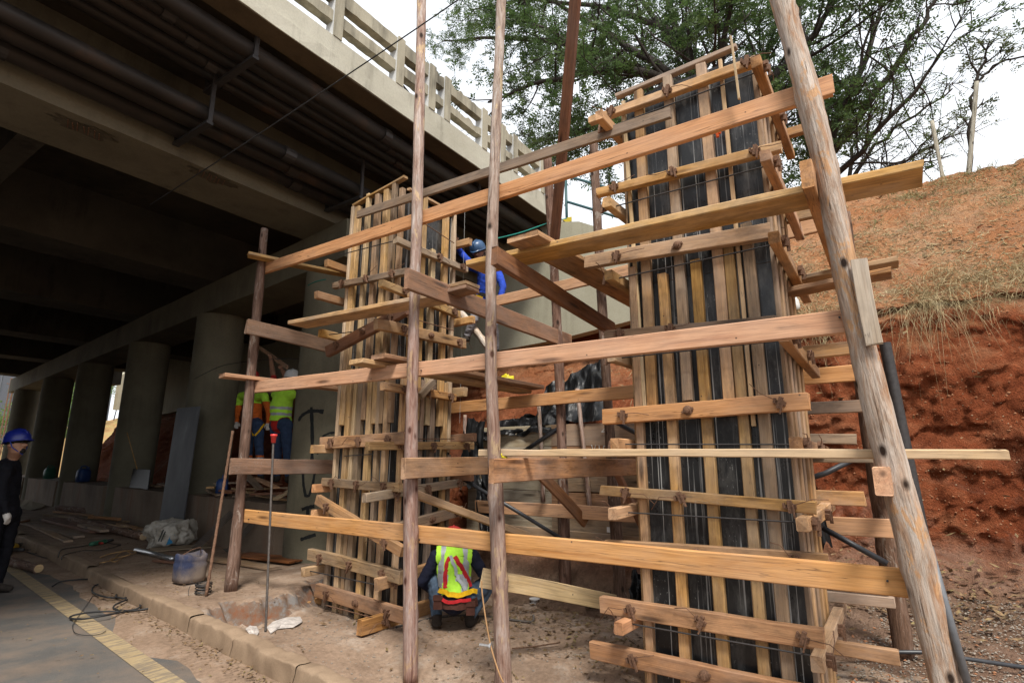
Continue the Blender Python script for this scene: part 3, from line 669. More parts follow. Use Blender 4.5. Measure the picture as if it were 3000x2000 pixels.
def studs_x(parent, X, items):                     # studs on a face that looks to -X
    for (y, w_, z0, z1, m) in items:
        j = random.uniform(-.012, .012)
        board('stud', (X-.031, y+j, z0), (X-.031, y-j*.5, z1), .062 if w_ > .04 else .03, w_, m, parent, V((1,0,0)), 3)
def studs_y(parent, Y, items):                     # studs on a face that looks to -Y
    for (x, w_, z0, z1, m) in items:
        board('stud', (x, Y-.031, z0), (x, Y-.031, z1), .062 if w_ > .04 else .03, w_, m, parent, V((0,1,0)), 3)
studs_x(fr, RX0-.0005, [(1.40,.075,GB,2.98,W_YEL),(1.135,.078,GB,3.04,W_YEL),(.885,.072,GB,3.16,W_YEL),(.745,.075,GB,3.25,W_GREY),
    (1.53,.078,1.9,4.70,W_YEL),(1.262,.078,1.95,4.72,W_GREY),(.975,.08,1.9,4.72,W_YEL),(.825,.03,1.75,4.70,W_PALE)])
board('stud', (RX0-.0335, 1.60, 1.85), (RX0-.0335, 1.672, 4.66), .03, .032, W_PALE, fr, V((1,0,0)), 3)
board('stud', (RX0-.031, 1.648, GB), (RX0-.031, 1.652, 3.08), .062, .06, W_BRN, fr, V((1,0,0)), 3)
# upper and lower side studs
studs_y(fr, RY0-.0005, [(4.25,.075,GB,4.66,W_GREY),(4.42,.075,GB,4.7,W_YEL),(4.62,.07,GB,4.7,W_GREY),(4.84,.075,GB,4.6,W_YEL),(5.05,.07,GB,4.66,W_YEL)])
for (x, w_, z0, z1, m) in [(4.26,.075,GB,4.66,W_YEL),(4.6,.07,GB,4.7,W_GREY),(5.0,.075,GB,4.6,W_YEL)]:
    board('stud', (x, RY1+.032, z0), (x, RY1+.032, z1), .062, w_, m, fr, V((0,1,0)), 3)
for (y, w_, z0, z1, m) in [(.75,.075,GB,4.66,W_YEL),(1.1,.07,GB,4.7,W_GREY),(1.5,.075,GB,4.6,W_YEL)]:
    board('stud', (RX1+.032, y, z0), (RX1+.032, y, z1), .062, w_, m, fr, V((1,0,0)), 3)
XW = RX0-.064-.034
walers = [((1730,356),(2228,177),.072,W_YEL),((1750,567),(2291,431),.075,W_YEL),((1717,770),(2257,678),.115,W_BRN),((1777,983),(2274,940),.07,W_GREY),((1771,1222),(2371,1175),.118,W_NEW),
          ((1763,1436),(2390,1488),.076,W_YEL),((1780,1600),(2428,1646),.10,W_BRN),((1763,1768),(2417,1872),.122,W_BRN),((1734,1900),(2480,2062),.122,W_BRN)]
wz = []
for i, (a, b, w_, m) in enumerate(walers):
    p, q = ax(*a, XW), ax(*b, XW)
    o = board('waler', p, q, w_, .066, m, fr, seg=5)
    for kq, yy_ in enumerate((1.745, 1.24, .62)):
        if kq == 1 and i in (3, 5): yy_ = 1.33
        s = (yy_-p.y)/(q.y-p.y)
        if 0.03 < s < .97:
            c = p.lerp(q, s); clamp(o, (XW-.034, c.y, c.z), (-1,0,0), 'w' if kq == 1 and i in (2, 4, 6, 8) else 'c')
    wz.append((p.z+q.z)/2)
rods = [((1822,599),(2163,509)),((1832,811),(2193,731)),((1857,1044),(2224,1004)),((1870,1300),(2255,1302)),((1880,1503),(2285,1526)),((1893,1834),(2319,1909)),((1905,330),(2140,240))]
sz = []
for i, (a, b) in enumerate(rods):
    p, q = ax(*a, 4.05), ax(*b, 4.05)
    mb = MB(); mb.tube([(4.05, 1.86, p.z+(p.z-q.z)*.1), (4.05, .46, q.z-(p.z-q.z)*.1)], .0058, 6); mb.build('tie_rod', STEEL_DK, fr)
    for (yy_, zz, m) in ((1.66+.105, p.z, W_NEW), (.64-.105, q.z, W_BRN)):
        dz = random.uniform(-.05,.05); o = board('waler', (3.87+random.uniform(-.05,.07), yy_, zz), (5.55, yy_, zz+dz), .085, .07, random.choice((m, W_BRN, W_YEL)), fr, seg=4)
        sg = 1 if yy_ > 1 else -1
        for xx in (4.02, 4.75): clamp(o, (xx, yy_+sg*.036, zz), (0, sg, 0))
    zb = (p.z+q.z)/2+.1
    board('waler', (RX1+.064+.034, 2.0, zb), (RX1+.064+.034, .16+random.uniform(0,.12), zb+random.uniform(-.04,.04)), random.choice((.08,.11)), .066, random.choice((W_GREY, W_BRN, W_YEL)), fr, seg=4)
for zb in (.12, .62, 1.55, 1.95): board('waler', (RX1+.098, 1.95, zb), (RX1+.098, .18, zb), .1, .066, random.choice((W_GREY, W_BRN)), fr, seg=4)
board('top_batten', (4.17, 1.74, 4.735), (4.17, .70, 4.765), .04, .06, W_GREY, fr)
board('top_batten', (4.6, 1.70, 4.75), (4.6, .62, 4.76), .04, .06, W_GREY, fr)
board('marker_strip', ay(2141,108,.60), ay(2165,290,.60), .03, .012, W_PALE, fr, V((1,0,0)))
mb = MB(); mb.tube([ax(1842,270,4.4), ax(1975,225,4.4)], .011, 6); mb.build('rebar', STEEL_DK, fr)
ORANGE = cloth('orange_strap', (.6,.09,.02)); mb = MB(); mb.tube([ax(2098,372,4.12), ax(2103,402,4.12)], .012, 6); mb.tube([ax(2106,370,4.12), ax(2109,392,4.12)], .010, 6); mb.build('orange_grip', ORANGE, fr)

# --- middle formwork
MX0, MX1, MY0, MY1, MZ = 4.2, 5.06, 4.41, 5.33, 4.60
fm = thing('column_formwork', 'timber formwork with dense vertical studs rising under the bridge edge', 'formwork', ((MX0+MX1)/2, (MY0+MY1)/2, GB), 'column formworks')
shell(MX0, MX1, MY0, MY1, 2.75, 4.56, fm)
tp = lambda: 2.5+random.uniform(-.1, .2)
studs_x(fm, MX0-.0005, [(5.30,.045,1.25,4.62,W_PALE),(5.215,.08,1.9,4.60,W_YEL),(5.03,.05,1.25,4.72,W_PALE),(4.86,.07,1.95,4.66,W_GREY),(4.70,.075,1.9,4.68,W_YEL),(4.575,.06,1.9,4.72,W_GREY),(4.45,.055,1.9,4.62,W_YEL),
    (5.30+.02,.05,GB,1.24,W_GREY),(5.135,.07,GB,tp(),W_YEL),(5.02,.055,GB,1.24,W_GREY),(4.945,.075,GB,tp(),W_GREY),(4.785,.07,GB,tp(),W_YEL),(4.637,.05,GB,tp(),W_GREY),(4.51,.06,GB,tp(),W_YEL)])
studs_y(fm, MY0-.0005, [(4.25,.07,GB,tp(),W_YEL),(4.33,.06,1.9,4.6,W_YEL),(4.47,.07,1.95,4.62,W_YEL),(4.55,.05,GB,tp(),W_GREY),(4.64,.07,1.9,4.0,W_PALE),(4.72,.07,GB,tp(),W_GREY),(4.86,.075,1.9,4.62,W_YEL),(4.94,.06,GB,tp(),W_YEL),(5.015,.045,1.6,4.6,W_PALE),(5.03,.05,GB,1.58,W_GREY)])
for (x, w_, z0, z1, m) in [(4.3,.07,GB,4.5,W_YEL),(4.7,.07,GB,4.5,W_GREY),(5.0,.07,GB,4.5,W_YEL)]:
    board('stud', (x, MY1+.032, z0), (x, MY1+.032, z1), .062, w_, m, fm, V((0,1,0)), 3)
for (y, w_, z0, z1, m) in [(4.5,.07,GB,4.5,W_YEL),(4.85,.07,GB,4.5,W_GREY),(5.2,.07,GB,4.5,W_YEL)]:
    board('stud', (MX1+.032, y, z0), (MX1+.032, y, z1), .062, w_, m, fm, V((1,0,0)), 3)
XW = MX0-.064-.034; YW = MY0-.064-.034
for i, (a, b, w_, m) in enumerate([((979,838),(1195,796),.075,W_GREY),((960,1030),(1193,905),.13,W_RED),((943,1297),(1190,1283),.13,W_BRN),((948,1411),(1174,1427),.09,W_GREY),((931,1462),(1180,1615),.105,W_BRN),((908,1622),(1177,1690),.12,W_GREY),((929,1727),(1190,1806),.135,W_BRN)]):
    xo = XW-.07 if i in (1, 4) else XW
    p, q = ax(*a, xo), ax(*b, xo); o = board('waler', p, q, w_, .066, m, fm, seg=5)
    for s in (.16, .5, .84):
        c = p.lerp(q, s); clamp(o, (xo-.034, c.y, c.z), (-1,0,0), 'w' if s == .5 and i in (1, 4, 6) else 'c')
for i, (a, b, w_, m) in enumerate([((1159,703),(1366,791),.075,W_GREY),((1115,829),(1343,922),.085,W_YEL),((1102,948),(1360,1008),.12,W_YEL),((1119,1130),(1331,1165),.085,W_BRN),((1077,1306),(1383,1306),.085,W_YEL),((1067,1459),(1362,1411),.09,W_GREY),((1128,1555),(1350,1495),.11,W_GREY),((1103,1712),(1256,1664),.12,W_BRN),((1053,1838),(1290,1764),.14,W_BRN)]):
    p, q = ay(*a, YW), ay(*b, YW); o = board('waler', p, q, w_, .066, m, fm, seg=5)
    for s in (.25, .55, .9):
        c = p.lerp(q, s); clamp(o, (c.x, YW-.034, c.z), (0,-1,0), 'w' if s == .55 and i in (2, 6, 8) else 'c')
board('waler', ay(1232,1160,YW-.08), ay(1270,1118,YW-.08), .08, .05, W_GREY, fm)
for (px_, py_) in ((926,863),(938,975),(915,1314),(920,1430),(915,1508),(888,1675),(890,1778),(955,770)):
    p = ay(px_, py_, MY1+.1); board('waler', p, (5.5, p.y, p.z+random.uniform(-.03,.03)), random.choice((.09,.11)), .07, random.choice((W_YEL, W_NEW, W_BRN)), fm)
for (px_, py_) in ((1379,708),(1387,936),(1364,1147),(1392,1280),(1383,1397),(1378,1562)):
    p = ax(px_, py_, MX1+.1); board('waler', p, (p.x, 5.6, p.z+random.uniform(-.03,.03)), random.choice((.09,.11)), .066, random.choice((W_YEL, W_BRN, W_RED)), fm)
for (a, b) in (((990,748),(1150,707)),((965,980),(1030,972)),((900,1670),(1102,1712)),((1010,1335),(1090,1330))):
    mb = MB(); mb.tube([ax(*a, 4.0), ax(*b, 4.0)], .006, 6); mb.build('tie_rod', STEEL_DK, fm)
for (a, b) in (((1236,650),(1330,712)),((1180,925),(1330,968)),((1225,1285),(1330,1285)),((955,1772),(1105,1812))):
    mb = MB(); mb.tube([ay(*a, MY0-.12), ay(*b, MY0-.12)], .006, 6); mb.build('tie_rod', RUST, fm)
board('top_batten', (4.17, 5.30, 4.64), (4.17, 4.40, 4.76), .03, .07, W_YEL, fm)
board('top_batten', (4.2, 4.38, 4.62), (5.02, 4.38, 4.62), .03, .05, W_YEL, fm)
board('plumb_arm', ay(1312,632,4.36), ay(1366,606,4.36), .03, .02, W_PALE, fm)
LINE = plain('pale_cord', (.5,.5,.48), .8, .2)
for (x, y0, y1, l_) in ((1362,612,1240,'long white plumb line hanging from the end of the nailed arm'),(1322,640,880,'short white plumb line hanging close against the corner stud')):
    mb = MB(); a = ay(x, y0, 4.33); mb.tube([a, (a.x, a.y, ay(x, y1, 4.33).z)], .0016, 4); tag(mb.build('plumb_line', LINE), l_, 'cord', 'plumb lines')
tb = board('tie_board', ax(1048,630,4.06), ax(1965,330,4.06), .10, .035, W_GREY, seg=8); tag(tb, 'long weathered grey board tying the tops of both formworks together', 'board')
PLATEW = wood('wood_grey_plate', (.50,.42,.33), (.38,.29,.21), (.2,.16,.12), .5, .05)
# ------------------------------------------------------------------ timber scaffold
sc = thing('timber_scaffold', 'scaffold of round eucalyptus poles nailed together with long sawn boards', 'scaffold', (4.6, 3, -.15))
pole('pole', (3.5, 6.05, .12), (3.52, 6.18, 4.31), .06, .047, BARK_DARK, sc)
def crooked(sam, r0, r1, m, rings=110, knots=34):
    P = [ax(x, y, 3.5) for x, y in sam]; P.sort(key=lambda q: q.z)
    lo = P[0]+(P[0]-P[1]).normalized()*((P[0].z+.2)); hi = P[-1]+(P[-1]-P[-2]).normalized()*1.3; P = [lo]+P+[hi]
    return pole('pole', P[0], P[-1], r0, r1, m, sc, rings, 16, 0, knots, P)
crooked([(1235,0),(1229,300),(1222,600),(1210,1000),(1204,1300),(1202,1650),(1203,2000)], .058, .044, BARK_PINK)
crooked([(1469,0),(1452,400),(1437,800),(1438,1100),(1454,1500),(1476,2000)], .056, .038, BARK_PINK)
o = crooked([(2290,0),(2362,255),(2425,510),(2497,893),(2592,1275),(2690,1640),(2764,1960)], .066, .068, BARK_GREY); o['label'] = 'thick leaning pole stripped to grey wood'
def pl2(name, a, b, r0, r1, m, **k): return pole(name, a, b, r0, r1, m, sc, **k)
b1 = ax(1658, 1773, 5.9); t1 = ax(1604, 440, 5.9); pl2('pole', (b1.x, b1.y, -.15), t1, .065, .055, BARK_DARK)
b2 = ax(1820, 1745, 5.98); t2 = ax(1738, 405, 5.98); pl2('pole', (b2.x, b2.y, -.15), t2, .065, .052, BARK_DARK)
t3 = ax(2505, 900, 6.0); pl2('pole', (6.0, ax(2615, 1660, 6.0).y, -.15), (6.0, t3.y, 3.9), .075, .06, BARK_DARK)
t4 = ax(2215, 455, 5.95); pl2('pole', (5.95, t4.y-.1, -.15), (5.95, t4.y, t4.z), .06, .05, BARK_GREY)
XL = 3.592
def lb(a, b, w_, m, t_=.045, X=XL, seg=12, lab=None, warp=.006):
    o = board('rail_board', ax(*a, X), ax(*b, X), w_, t_, m, sc, seg=seg, warp=warp)
    if lab: o['label'] = lab
    return o
lb((706,1509),(2664,1707),.138,W_NEW, lab='long pale orange lower board, cracked along its length')
lb((735,1136),(2503,940),.135,W_NEW)
lb((768,790),(2440,250),.135,W_NEW)
lb((1320,1195),(2530,1090),.15,W_NEW, X=5.8); lb((1395,1482),(2615,1548),.15,W_NEW, X=5.8); lb((1455,882),(2398,660),.14,W_NEW, X=5.8)
def led(a, b, Y, w_, t_, m, lab=None, x0=None, x1=None):
    p, q = ay(*a, Y), ay(*b, Y)
    if x1: q = p.lerp(q, (x1-p.x)/(q.x-p.x))
    o = board('ledger', p, q, w_, t_, m, sc, seg=6)
    if lab: o['label'] = lab
led((722,955),(985,1020),5.965,.17,.04,W_SPLAT); led((676,1365),(985,1366),5.965,.17,.04,W_SPLAT)
led((1190,815),(1671,1002),3.36,.19,.045,W_SPLAT,'wide ledger board spotted with grey cement'); led((1182,1372),(1440,1364),3.36,.17,.045,W_BRN, x1=5.85)
led((1448,748),(1794,965),2.385,.15,.06,W_RED); led((1440,1378),(1835,1368),2.385,.17,.05,W_BRN, x1=5.85)
p = ax(2364, 508, 3.30); board('ledger', p, (5.9, p.y, p.z), .17, .065, W_BRN, sc)
p = ax(2586, 1408, 3.32); board('ledger', p, (5.9, p.y, p.z), .135, .075, W_NEW, sc)
board('brace', ax(1198,1440,3.575), ax(1650,1606,5.6), .07, .07, W_YEL, sc)
board('brace', ax(1413,1692,3.6), ax(1800,1765,4.95), .14, .03, W_PALE, sc)
board('brace', ax(1625,700,5.75), ax(1690,-60,4.35), .055, .13, W_RED, sc, V((1,0,0)))
board('brace', ax(1585,1390,5.2), ax(1715,1530,5.85), .12, .04, W_RED, sc)
board('brace', ax(1800,1370,5.9), ax(1890,1560,5.6), .09, .04, W_RED, sc)
board('splice_plate', ax(2516,760,3.41), ax(2562,1008,3.41), .02, .078, PLATEW, sc, V((1,0,0)))
mb = MB(); c = ax(1440,1892,3.43); mb.tube([c, c+V((-.02,.09,0))], .011, 8); mb.tube([c+V((-.0, .0,0)), c+V((-.003,.012,0))], .026, 8); mb.build('bolt', ZINC, sc)
# nails of the boards at the poles
for (x, y) in ((1235,1085),(1452,1068),(1236,555),(1460,470),(1230,1580),(1470,1600),(730,1520),(2600,1700),(2460,930)):
    c = ax(x, y, XL-.024); mb = MB(); mb.tube([c, c+V((-.012,0,0))], .006, 6); mb.build('nail', STEEL_DK, sc)

# ------------------------------------------------------------------ loose planks lying on the scaffold
def plank(p, q, w_, t_, m, label, group=None, seg=8):
    o = board('plank', p, q, t_, w_, m, None, V((0,0,1)), seg, .008); tag(o, label, 'plank', group); return o
p = ax(1363, 770, 3.58); q = ax(2705, 478, 3.58)
plank((3.725, p.y, p.z), (3.725, q.y, q.z), .28, .05, W_YEL, 'long yellowish plank laid flat from the middle pole past the leaning grey pole')
p = ax(1530, 694, 3.40); plank((3.40, p.y, p.z), (5.95, p.y-.05, p.z+.02), .30, .045, W_BRN, 'wide brown plank running back on top of the long yellowish plank')
p = ax(845, 945, 3.62); q = ax(1275, 862, 3.62)
plank((3.74, p.y, p.z), (3.74, q.y, q.z), .26, .045, W_YEL, 'flat yellow plank under the upper board between the dark pole and the ledger')
plank((3.80, p.y+.12, p.z+.047), (3.80, q.y+.9, q.z+.047), .2, .03, W_GREY, 'greyer plank lying on top of the flat yellow plank')
p = ax(1385, 846, 3.86); plank((3.86, p.y, p.z), (3.86, p.y+.75, p.z-.0), .2, .04, W_BRN, 'short brown plank, lower of the two beside the man in blue')
plank((3.90, p.y+.03, p.z+.06), (3.90, p.y+.8, p.z+.06), .2, .04, W_YEL, 'short yellow plank, upper of the two beside the man in blue')
z2 = ax(735, 1136, XL).z+.09
plank((3.22, 6.2, z2+.01), (5.1, 5.86, z2-.02), .2, .045, W_NEW, 'flat orange plank crossing the middle board behind the dark pole')
z3 = ax(768, 790, XL).z+.085
plank((3.32, 6.12, z3), (4.5, 5.62, z3-.03), .15, .035, W_YEL, 'narrow yellow plank crossing the upper board behind the dark pole')
z2b = ax(1230, 1085, XL).z+.09
plank((3.30, 4.02, z2b), (5.93, 3.88, z2b-.02), .2, .045, W_YEL, 'lower of two yellow planks running back over the middle board')
plank((3.42, 3.86, z2b+.05), (5.95, 3.70, z2b+.03), .2, .045, W_BRN, 'upper of two planks running back over the middle board')
st = ax(1405, 1327, 3.60); e = ax(2952, 1333, 3.60)
o = board('timber_strip', st, e, .052, .045, W_PALE, None, seg=12, warp=.01); tag(o, 'thin pale timber strip lying level across the poles at eye height', 'timber')
p = ax(2262, 838, 5.02); q = ax(2630, 768, 5.02); plank(p, q, .2, .04, W_YEL, 'farther of two planks sticking out beyond the leaning grey pole')
p = ax(2268, 868, 4.78); q = ax(2612, 800, 4.78); plank(p, q, .2, .04, W_BRN, 'nearer of two planks sticking out beyond the leaning grey pole')

# ------------------------------------------------------------------ plastic and steel tubes
def tubeo(name, pts, r, m, label, cat='pipe', group=None, n=10):
    mb = MB(); mb.tube(pts, r, n); return tag(mb.build(name, m, None, None, True), label, cat, group)
tubeo('brace_pipe', [ax(1360,1404,5.2), ax(1520,1500,5.55), ax(1660,1586,5.8)], .022, PVC, 'black pipe slanting down to the foot of the dark back pole')
tubeo('brace_pipe', [ax(1530,1325,6.0), ax(1650,1245,6.0)], .027, PVC, 'black pipe slanting up in front of the timber shoring')
tubeo('brace_pipe', [ax(1808,1238,6.1), ax(1880,1277,6.0), ax(1960,1318,5.9)], .027, PVC, 'dark pipe slanting behind the left edge of the tall formwork')
tubeo('brace_pipe', [ax(2350,1408,5.7), ax(2420,1385,5.75), ax(2530,1330,5.9)], .024, PVC, 'black pipe rising from the formwork to the red earth')
tubeo('brace_pipe', [ax(2410,1545,5.6), ax(2600,1650,5.6)], .024, PVC, 'black pipe slanting down from the formwork to the steel post')
mb = MB(); a = ax(2588,1005,5.3); mb.tube([(5.3, a.y-.12, -.1), (5.3, a.y-.01, a.z)], .042, 14, caps=False); mb.tube([(5.3, a.y-.01, a.z), (5.3, a.y-.12, -.1)], .036, 14, caps=False)
tag(mb.build('steel_post', STEEL_DK, None, None, True), 'dark open-topped steel tube standing upright behind the leaning pole', 'pipe')
GREYP = plain('grey_conduit', (.12,.125,.135), .45, .5, .1, .2, 20)
tubeo('conduit', [ax(2722,1600,3.5), ax(2778,1800,3.47), ax(2846,2040,3.44)], .017, GREYP, 'thin grey conduit running down along the leaning pole')
tubeo('ground_pipe', [azz(2462,1916,-.02)+V((0,0,.02)), azz(2700,1917,-.02)+V((0,0,.02)), azz(3030,1966,-.02)+V((0,0,.02))], .016, PVC, 'thin black pipe lying on the gravel at the foot of the leaning pole')

# ------------------------------------------------------------------ timber shoring of the excavation
SHOREP = wood('wood_pale_plastered', (.50,.43,.31), (.36,.29,.19), (.22,.13,.06), .6, .08)
sh = thing('timber_shoring', 'shoring wall of wide weathered boards holding the cut earth', 'shoring', (6.4, 3.5, .4))
for i in range(5):
    z = .70+i*.285
    board('shoring_board', (6.38+.004*i, 5.15, z), (6.38+.004*i, 3.76, z), .279, .03, SHOREP, sh, seg=3)
    board('shoring_board', (6.375+.003*i, 3.755, z), (6.375+.003*i, 1.9, z+.01), .279, .03, W_BRN if i % 2 else W_GREY, sh, seg=3)
board('toe_board', (6.33, 4.9, .62), (6.33, 1.9, .60), .12, .04, W_GREY, sh)
for (x0, y0, x1, y1, r) in ((1578,1180,1592,1470,.028),(1690,1138,1730,1500,.03),(1876,1200,1905,1560,.03),(1362,1215,1362,1330,.03)):
    pole('stake', ax(x1, y1, 6.3), ax(x0, y0, 6.3), r, r*.9, BARK_PINK, sh, 10, 8, .01, 3)
CHALK = plain('white_chalk', (.6,.6,.58), .9, .1)
for pts in ([(1733,1302),(1739,1324),(1745,1303)], [(1755,1304),(1756,1324)], [(1768,1325),(1768,1306),(1780,1306)], [(1762,1265),(1786,1238),(1784,1270)], [(1762,1265),(1786,1262)]):
    mb = MB(); mb.tube([ax(*p, 6.352) for p in pts], .006, 4); mb.build('chalk_mark', CHALK, sh)
mb = MB(); c = ax(1785, 1551, 6.30); mb.box((c.x-.004, c.y-.03, c.z-.03), (c.x+.0, c.y+.03, c.z+.03)); mb.build('white_tag', plain('white_paint', (.7,.7,.7)), sh)

# ------------------------------------------------------------------ black plastic sheets
PLASTIC, _t, _b = mat_new('black_plastic_sheet', .33, .28)
_n = noise(_t, coord(_t), 9, 5, .6); _t.links.new(ramp(_t, _n, [(.3, g(.006)), (.7, (.016,.0165,.018))]), _b.inputs['Base Color']); bump(_t, _b, noise(_t, coord(_t, (1, 2.2, .5)), 9, 4, .55), .5, .03)
def sheet(name, tl, tr, br_, bl, label, fold=.05, n=46, m=34, seed=0, fdir=V((-1,0,.3))):
    u = np.linspace(0, 1, n)[:, None]; v = np.linspace(0, 1, m)[None, :]
    P = sum(np.array(c)[None, None, :]*wt[..., None] for c, wt in ((tl, (1-u)*(1-v)), (tr, u*(1-v)), (br_, u*v), (bl, (1-u)*v)))
    q = P.reshape(-1, 3)
    uu_ = np.repeat(u, m, 1).ravel(); vv_ = np.repeat(v, n, 0).ravel()
    f = np.sin(uu_*17+3*fbm(np.stack([uu_*2, vv_*2, uu_*0+seed], 1), 3, seed))*.6+.55*fbm(np.stack([uu_*8, vv_*1.8, uu_*0+seed], 1), 4, seed+3)
    d = np.array(fdir.normalized()); q += d[None, :]*(f*fold)[:, None]
    edge = fbm(np.stack([uu_*6, vv_*6, uu_*0+seed+5], 1), 3, seed+9); q[:, 2] += edge*fold*.8
    return tag(link(name, grid_mesh(q.reshape(P.shape), PLASTIC, name)), label, 'plastic sheet', 'black plastic sheets')
sheet('plastic_sheet', ax(1600,1135,6.82), ax(1768,1045,7.05), ax(1765,1228,6.36), ax(1560,1242,6.36), 'black plastic sheet spread on the earth above the shoring boards', seed=1)
sheet('plastic_sheet', ax(1480,1225,6.5), ax(1680,1200,6.55), ax(1660,1248,6.33), ax(1370,1300,6.3), 'bunched black plastic hanging over the top of the shoring', .06, seed=4)
sheet('plastic_sheet', ax(1370,1225,6.2), ax(1425,1230,6.2), ax(1405,1430,6.05), ax(1350,1420,6.05), 'torn black plastic hanging beside the studded formwork', .05, 20, 30, seed=7)
sheet('plastic_sheet', ax(1400,1400,5.9), ax(1450,1380,5.9), ax(1480,1570,5.9), ax(1400,1560,5.7), 'black plastic lying behind the foot of the studded formwork', .06, 20, 24, seed=8)
sheet('plastic_sheet', ax(2318,1255,5.62), ax(2345,1250,5.7), ax(2438,1590,5.75), ax(2350,1620,5.6), 'black plastic draped down the back corner of the tall formwork', .04, 18, 34, seed=11)
sheet('plastic_sheet', ax(1845,1690,4.9), ax(1900,1670,4.9), ax(1905,1770,4.75), ax(1850,1770,4.75), 'black plastic at the foot of the tall formwork', .05, 18, 18, seed=13)
sheet('plastic_sheet', azz(1720,1748,.12), azz(1790,1735,.12), azz(1790,1782,-.04), azz(1715,1775,-.04), 'crumpled black plastic bag in the dead leaves', .04, 16, 16, seed=15, fdir=V((0,0,1)))
# ------------------------------------------------------------------ clutter on the pavement
ZP = .15
def gp(x, y, z=ZP): return azz(x, y, z)
def z5(x, y): return (x/2.352, 1400+y/2.352)               # coordinates of an enlarged detail of the photograph
def g5(x, y, z=ZP): return azz(*z5(x, y), z)
# grey sheet leaning on the column
a, b = gp(461,1574), gp(531,1584); c, d = al(588,1190,4.12), al(524,1204,4.12)
d = c+(a-b); nrm = (b-a).cross(d-a).normalized()*.016; mb = MB(); mb.add([a,b,c,d,a+nrm,b+nrm,c+nrm,d+nrm], [(3,2,1,0),(4,5,6,7),(0,1,5,4),(1,2,6,5),(2,3,7,6),(3,0,4,7)])
def sheetmat():
    m, t, bb = mat_new('grey_coated_sheet', .45, .45); cc = ramp(t, noise(t, coord(t, (1,1,.4)), 3, 7, .7), [(.3, (.05,.053,.058)), (.6, (.095,.10,.11)), (.8, (.2,.21,.22))]); t.links.new(cc, bb.inputs['Base Color']); return m
GSHEET = sheetmat()
tag(mb.build('leaning_sheet', GSHEET), 'tall dark grey formwork sheet leaning against a round column', 'sheet')
# cut-open drum
DRUMM = concrete('muddy_blue_plastic', (.045,.06,.12), (.03,.035,.07), (.24,.19,.15), .95, 2.2, False, (.36,.56))
c = gp(552,1703); dr = thing('cut_drum', 'mud-covered blue plastic drum cut open at the top on the pavement', 'drum', c)
mb = MB(); n = 28; rows = []
for (r, z) in ((.11,.0),(.142,.012),(.146,.06),(.150,.16),(.150,.20),(.142,.215),(.146,.24),(.144,.30),(.135,.302),(.138,.22),(.138,.03),(.0,.02)):
    row = []
    for j in range(n):
        an = 2*math.pi*j/n; sq = 1/(abs(math.cos(an))**4+abs(math.sin(an))**4)**.25; wv = .018*math.sin(an*2+1)*(z > .28)+.01*math.sin(an*5)*(z > .28)
        row.append((c.x+math.cos(an)*r*sq, c.y+math.sin(an)*r*sq, c.z+z+wv))
    rows.append(row)
mb.add([v for r in rows for v in r], [(i*n+j, i*n+(j+1)%n, (i+1)*n+(j+1)%n, (i+1)*n+j) for i in range(len(rows)-1) for j in range(n)]+[tuple(range(n-1,-1,-1))])
mb.build('drum_body', DRUMM, dr, None, True)
mb = MB(); mb.tube([c+V((.13,.05,.29)), c+V((.1,.02,.36)), c+V((-.02,-.02,.345)), c+V((-.12,-.03,.30))], .006, 6); mb.build('wire_handle', RUST, dr)
# white sack, lumpy
def lump(name, c, s, mats, label, cat, seed=0, amp=.25, sub=4, parent=None, flat=True):
    bm = bmesh.new(); bmesh.ops.create_icosphere(bm, subdivisions=sub, radius=1.0)
    q = np.array([v.co[:] for v in bm.verts]); dn = fbm(q*1.6+seed*3.1, 5, seed)
    cr = np.abs(fbm(q*3.3+seed, 3, seed+5)); wr_ = 1-np.abs(fbm(q*np.array([5, 5, 2.2])+seed, 3, seed+9)); q = q*(1+amp*dn-.10*cr+.03*wr_)[:, None]
    q[:, 2] = np.where(q[:, 2] < -.55, -.55, q[:, 2]); q[:, 2] += .55
    for v, p in zip(bm.verts, q): v.co = V((p[0]*s[0], p[1]*s[1], p[2]*s[2]))+V(c)
    me = bpy.data.meshes.new(name); bm.to_mesh(me); bm.free()
    for m in (mats if isinstance(mats, list) else [mats]): me.materials.append(m)
    me.polygons.foreach_set('use_smooth', [True]*len(me.polygons)); o = link(name, me, None, parent)
    if label: tag(o, label, cat)
    return o
def sackmat():
    m, t, bb = mat_new('white_woven_sack', .8, .2); cc = ramp(t, noise(t, coord(t), 7, 6, .7), [(.3, (.25,.22,.17)), (.6, (.46,.43,.38))])
    t.links.new(cc, bb.inputs['Base Color']); bump(t, bb, noise(t, coord(t), 14, 5, .7), .8, .03); return m
SACK = sackmat()
sk = lump('sack', gp(492,1598), (.36,.30,.28), SACK, 'crumpled white woven sack with blue print lying by the leaning sheet', 'sack', 3, .3, 5)
BLUEP = plain('blue_print', (.04,.22,.42), .7, .2)
def patch_on(o, pxs, m, name):                                # flat print projected onto the surface of an object
    bpy.context.view_layer.update(); mb = MB(); vs = []
    iM = o.matrix_world.inverted()
    for (x, y) in pxs:
        d = ray(x, y).normalized(); ok, loc, nr, _ = o.ray_cast(iM @ CAM, (iM.to_3x3() @ d).normalized())
        if not ok: return
        vs.append(o.matrix_world @ (loc - (iM.to_3x3() @ d).normalized()*.004))
    mb.add(vs, [tuple(range(len(vs)))]); return mb.build(name, m, o)
patch_on(sk, [(486,1596),(498,1570),(512,1564),(514,1588)], BLUEP, 'blue_print')
INK = plain('black_ink', (.05,.05,.05), .8, .2)
patch_on(sk, [(462,1585),(466,1585),(481,1551),(477,1550)], INK, 'printed_line'); patch_on(sk, [(470,1586),(473,1586),(486,1556),(483,1555)], INK, 'printed_line')
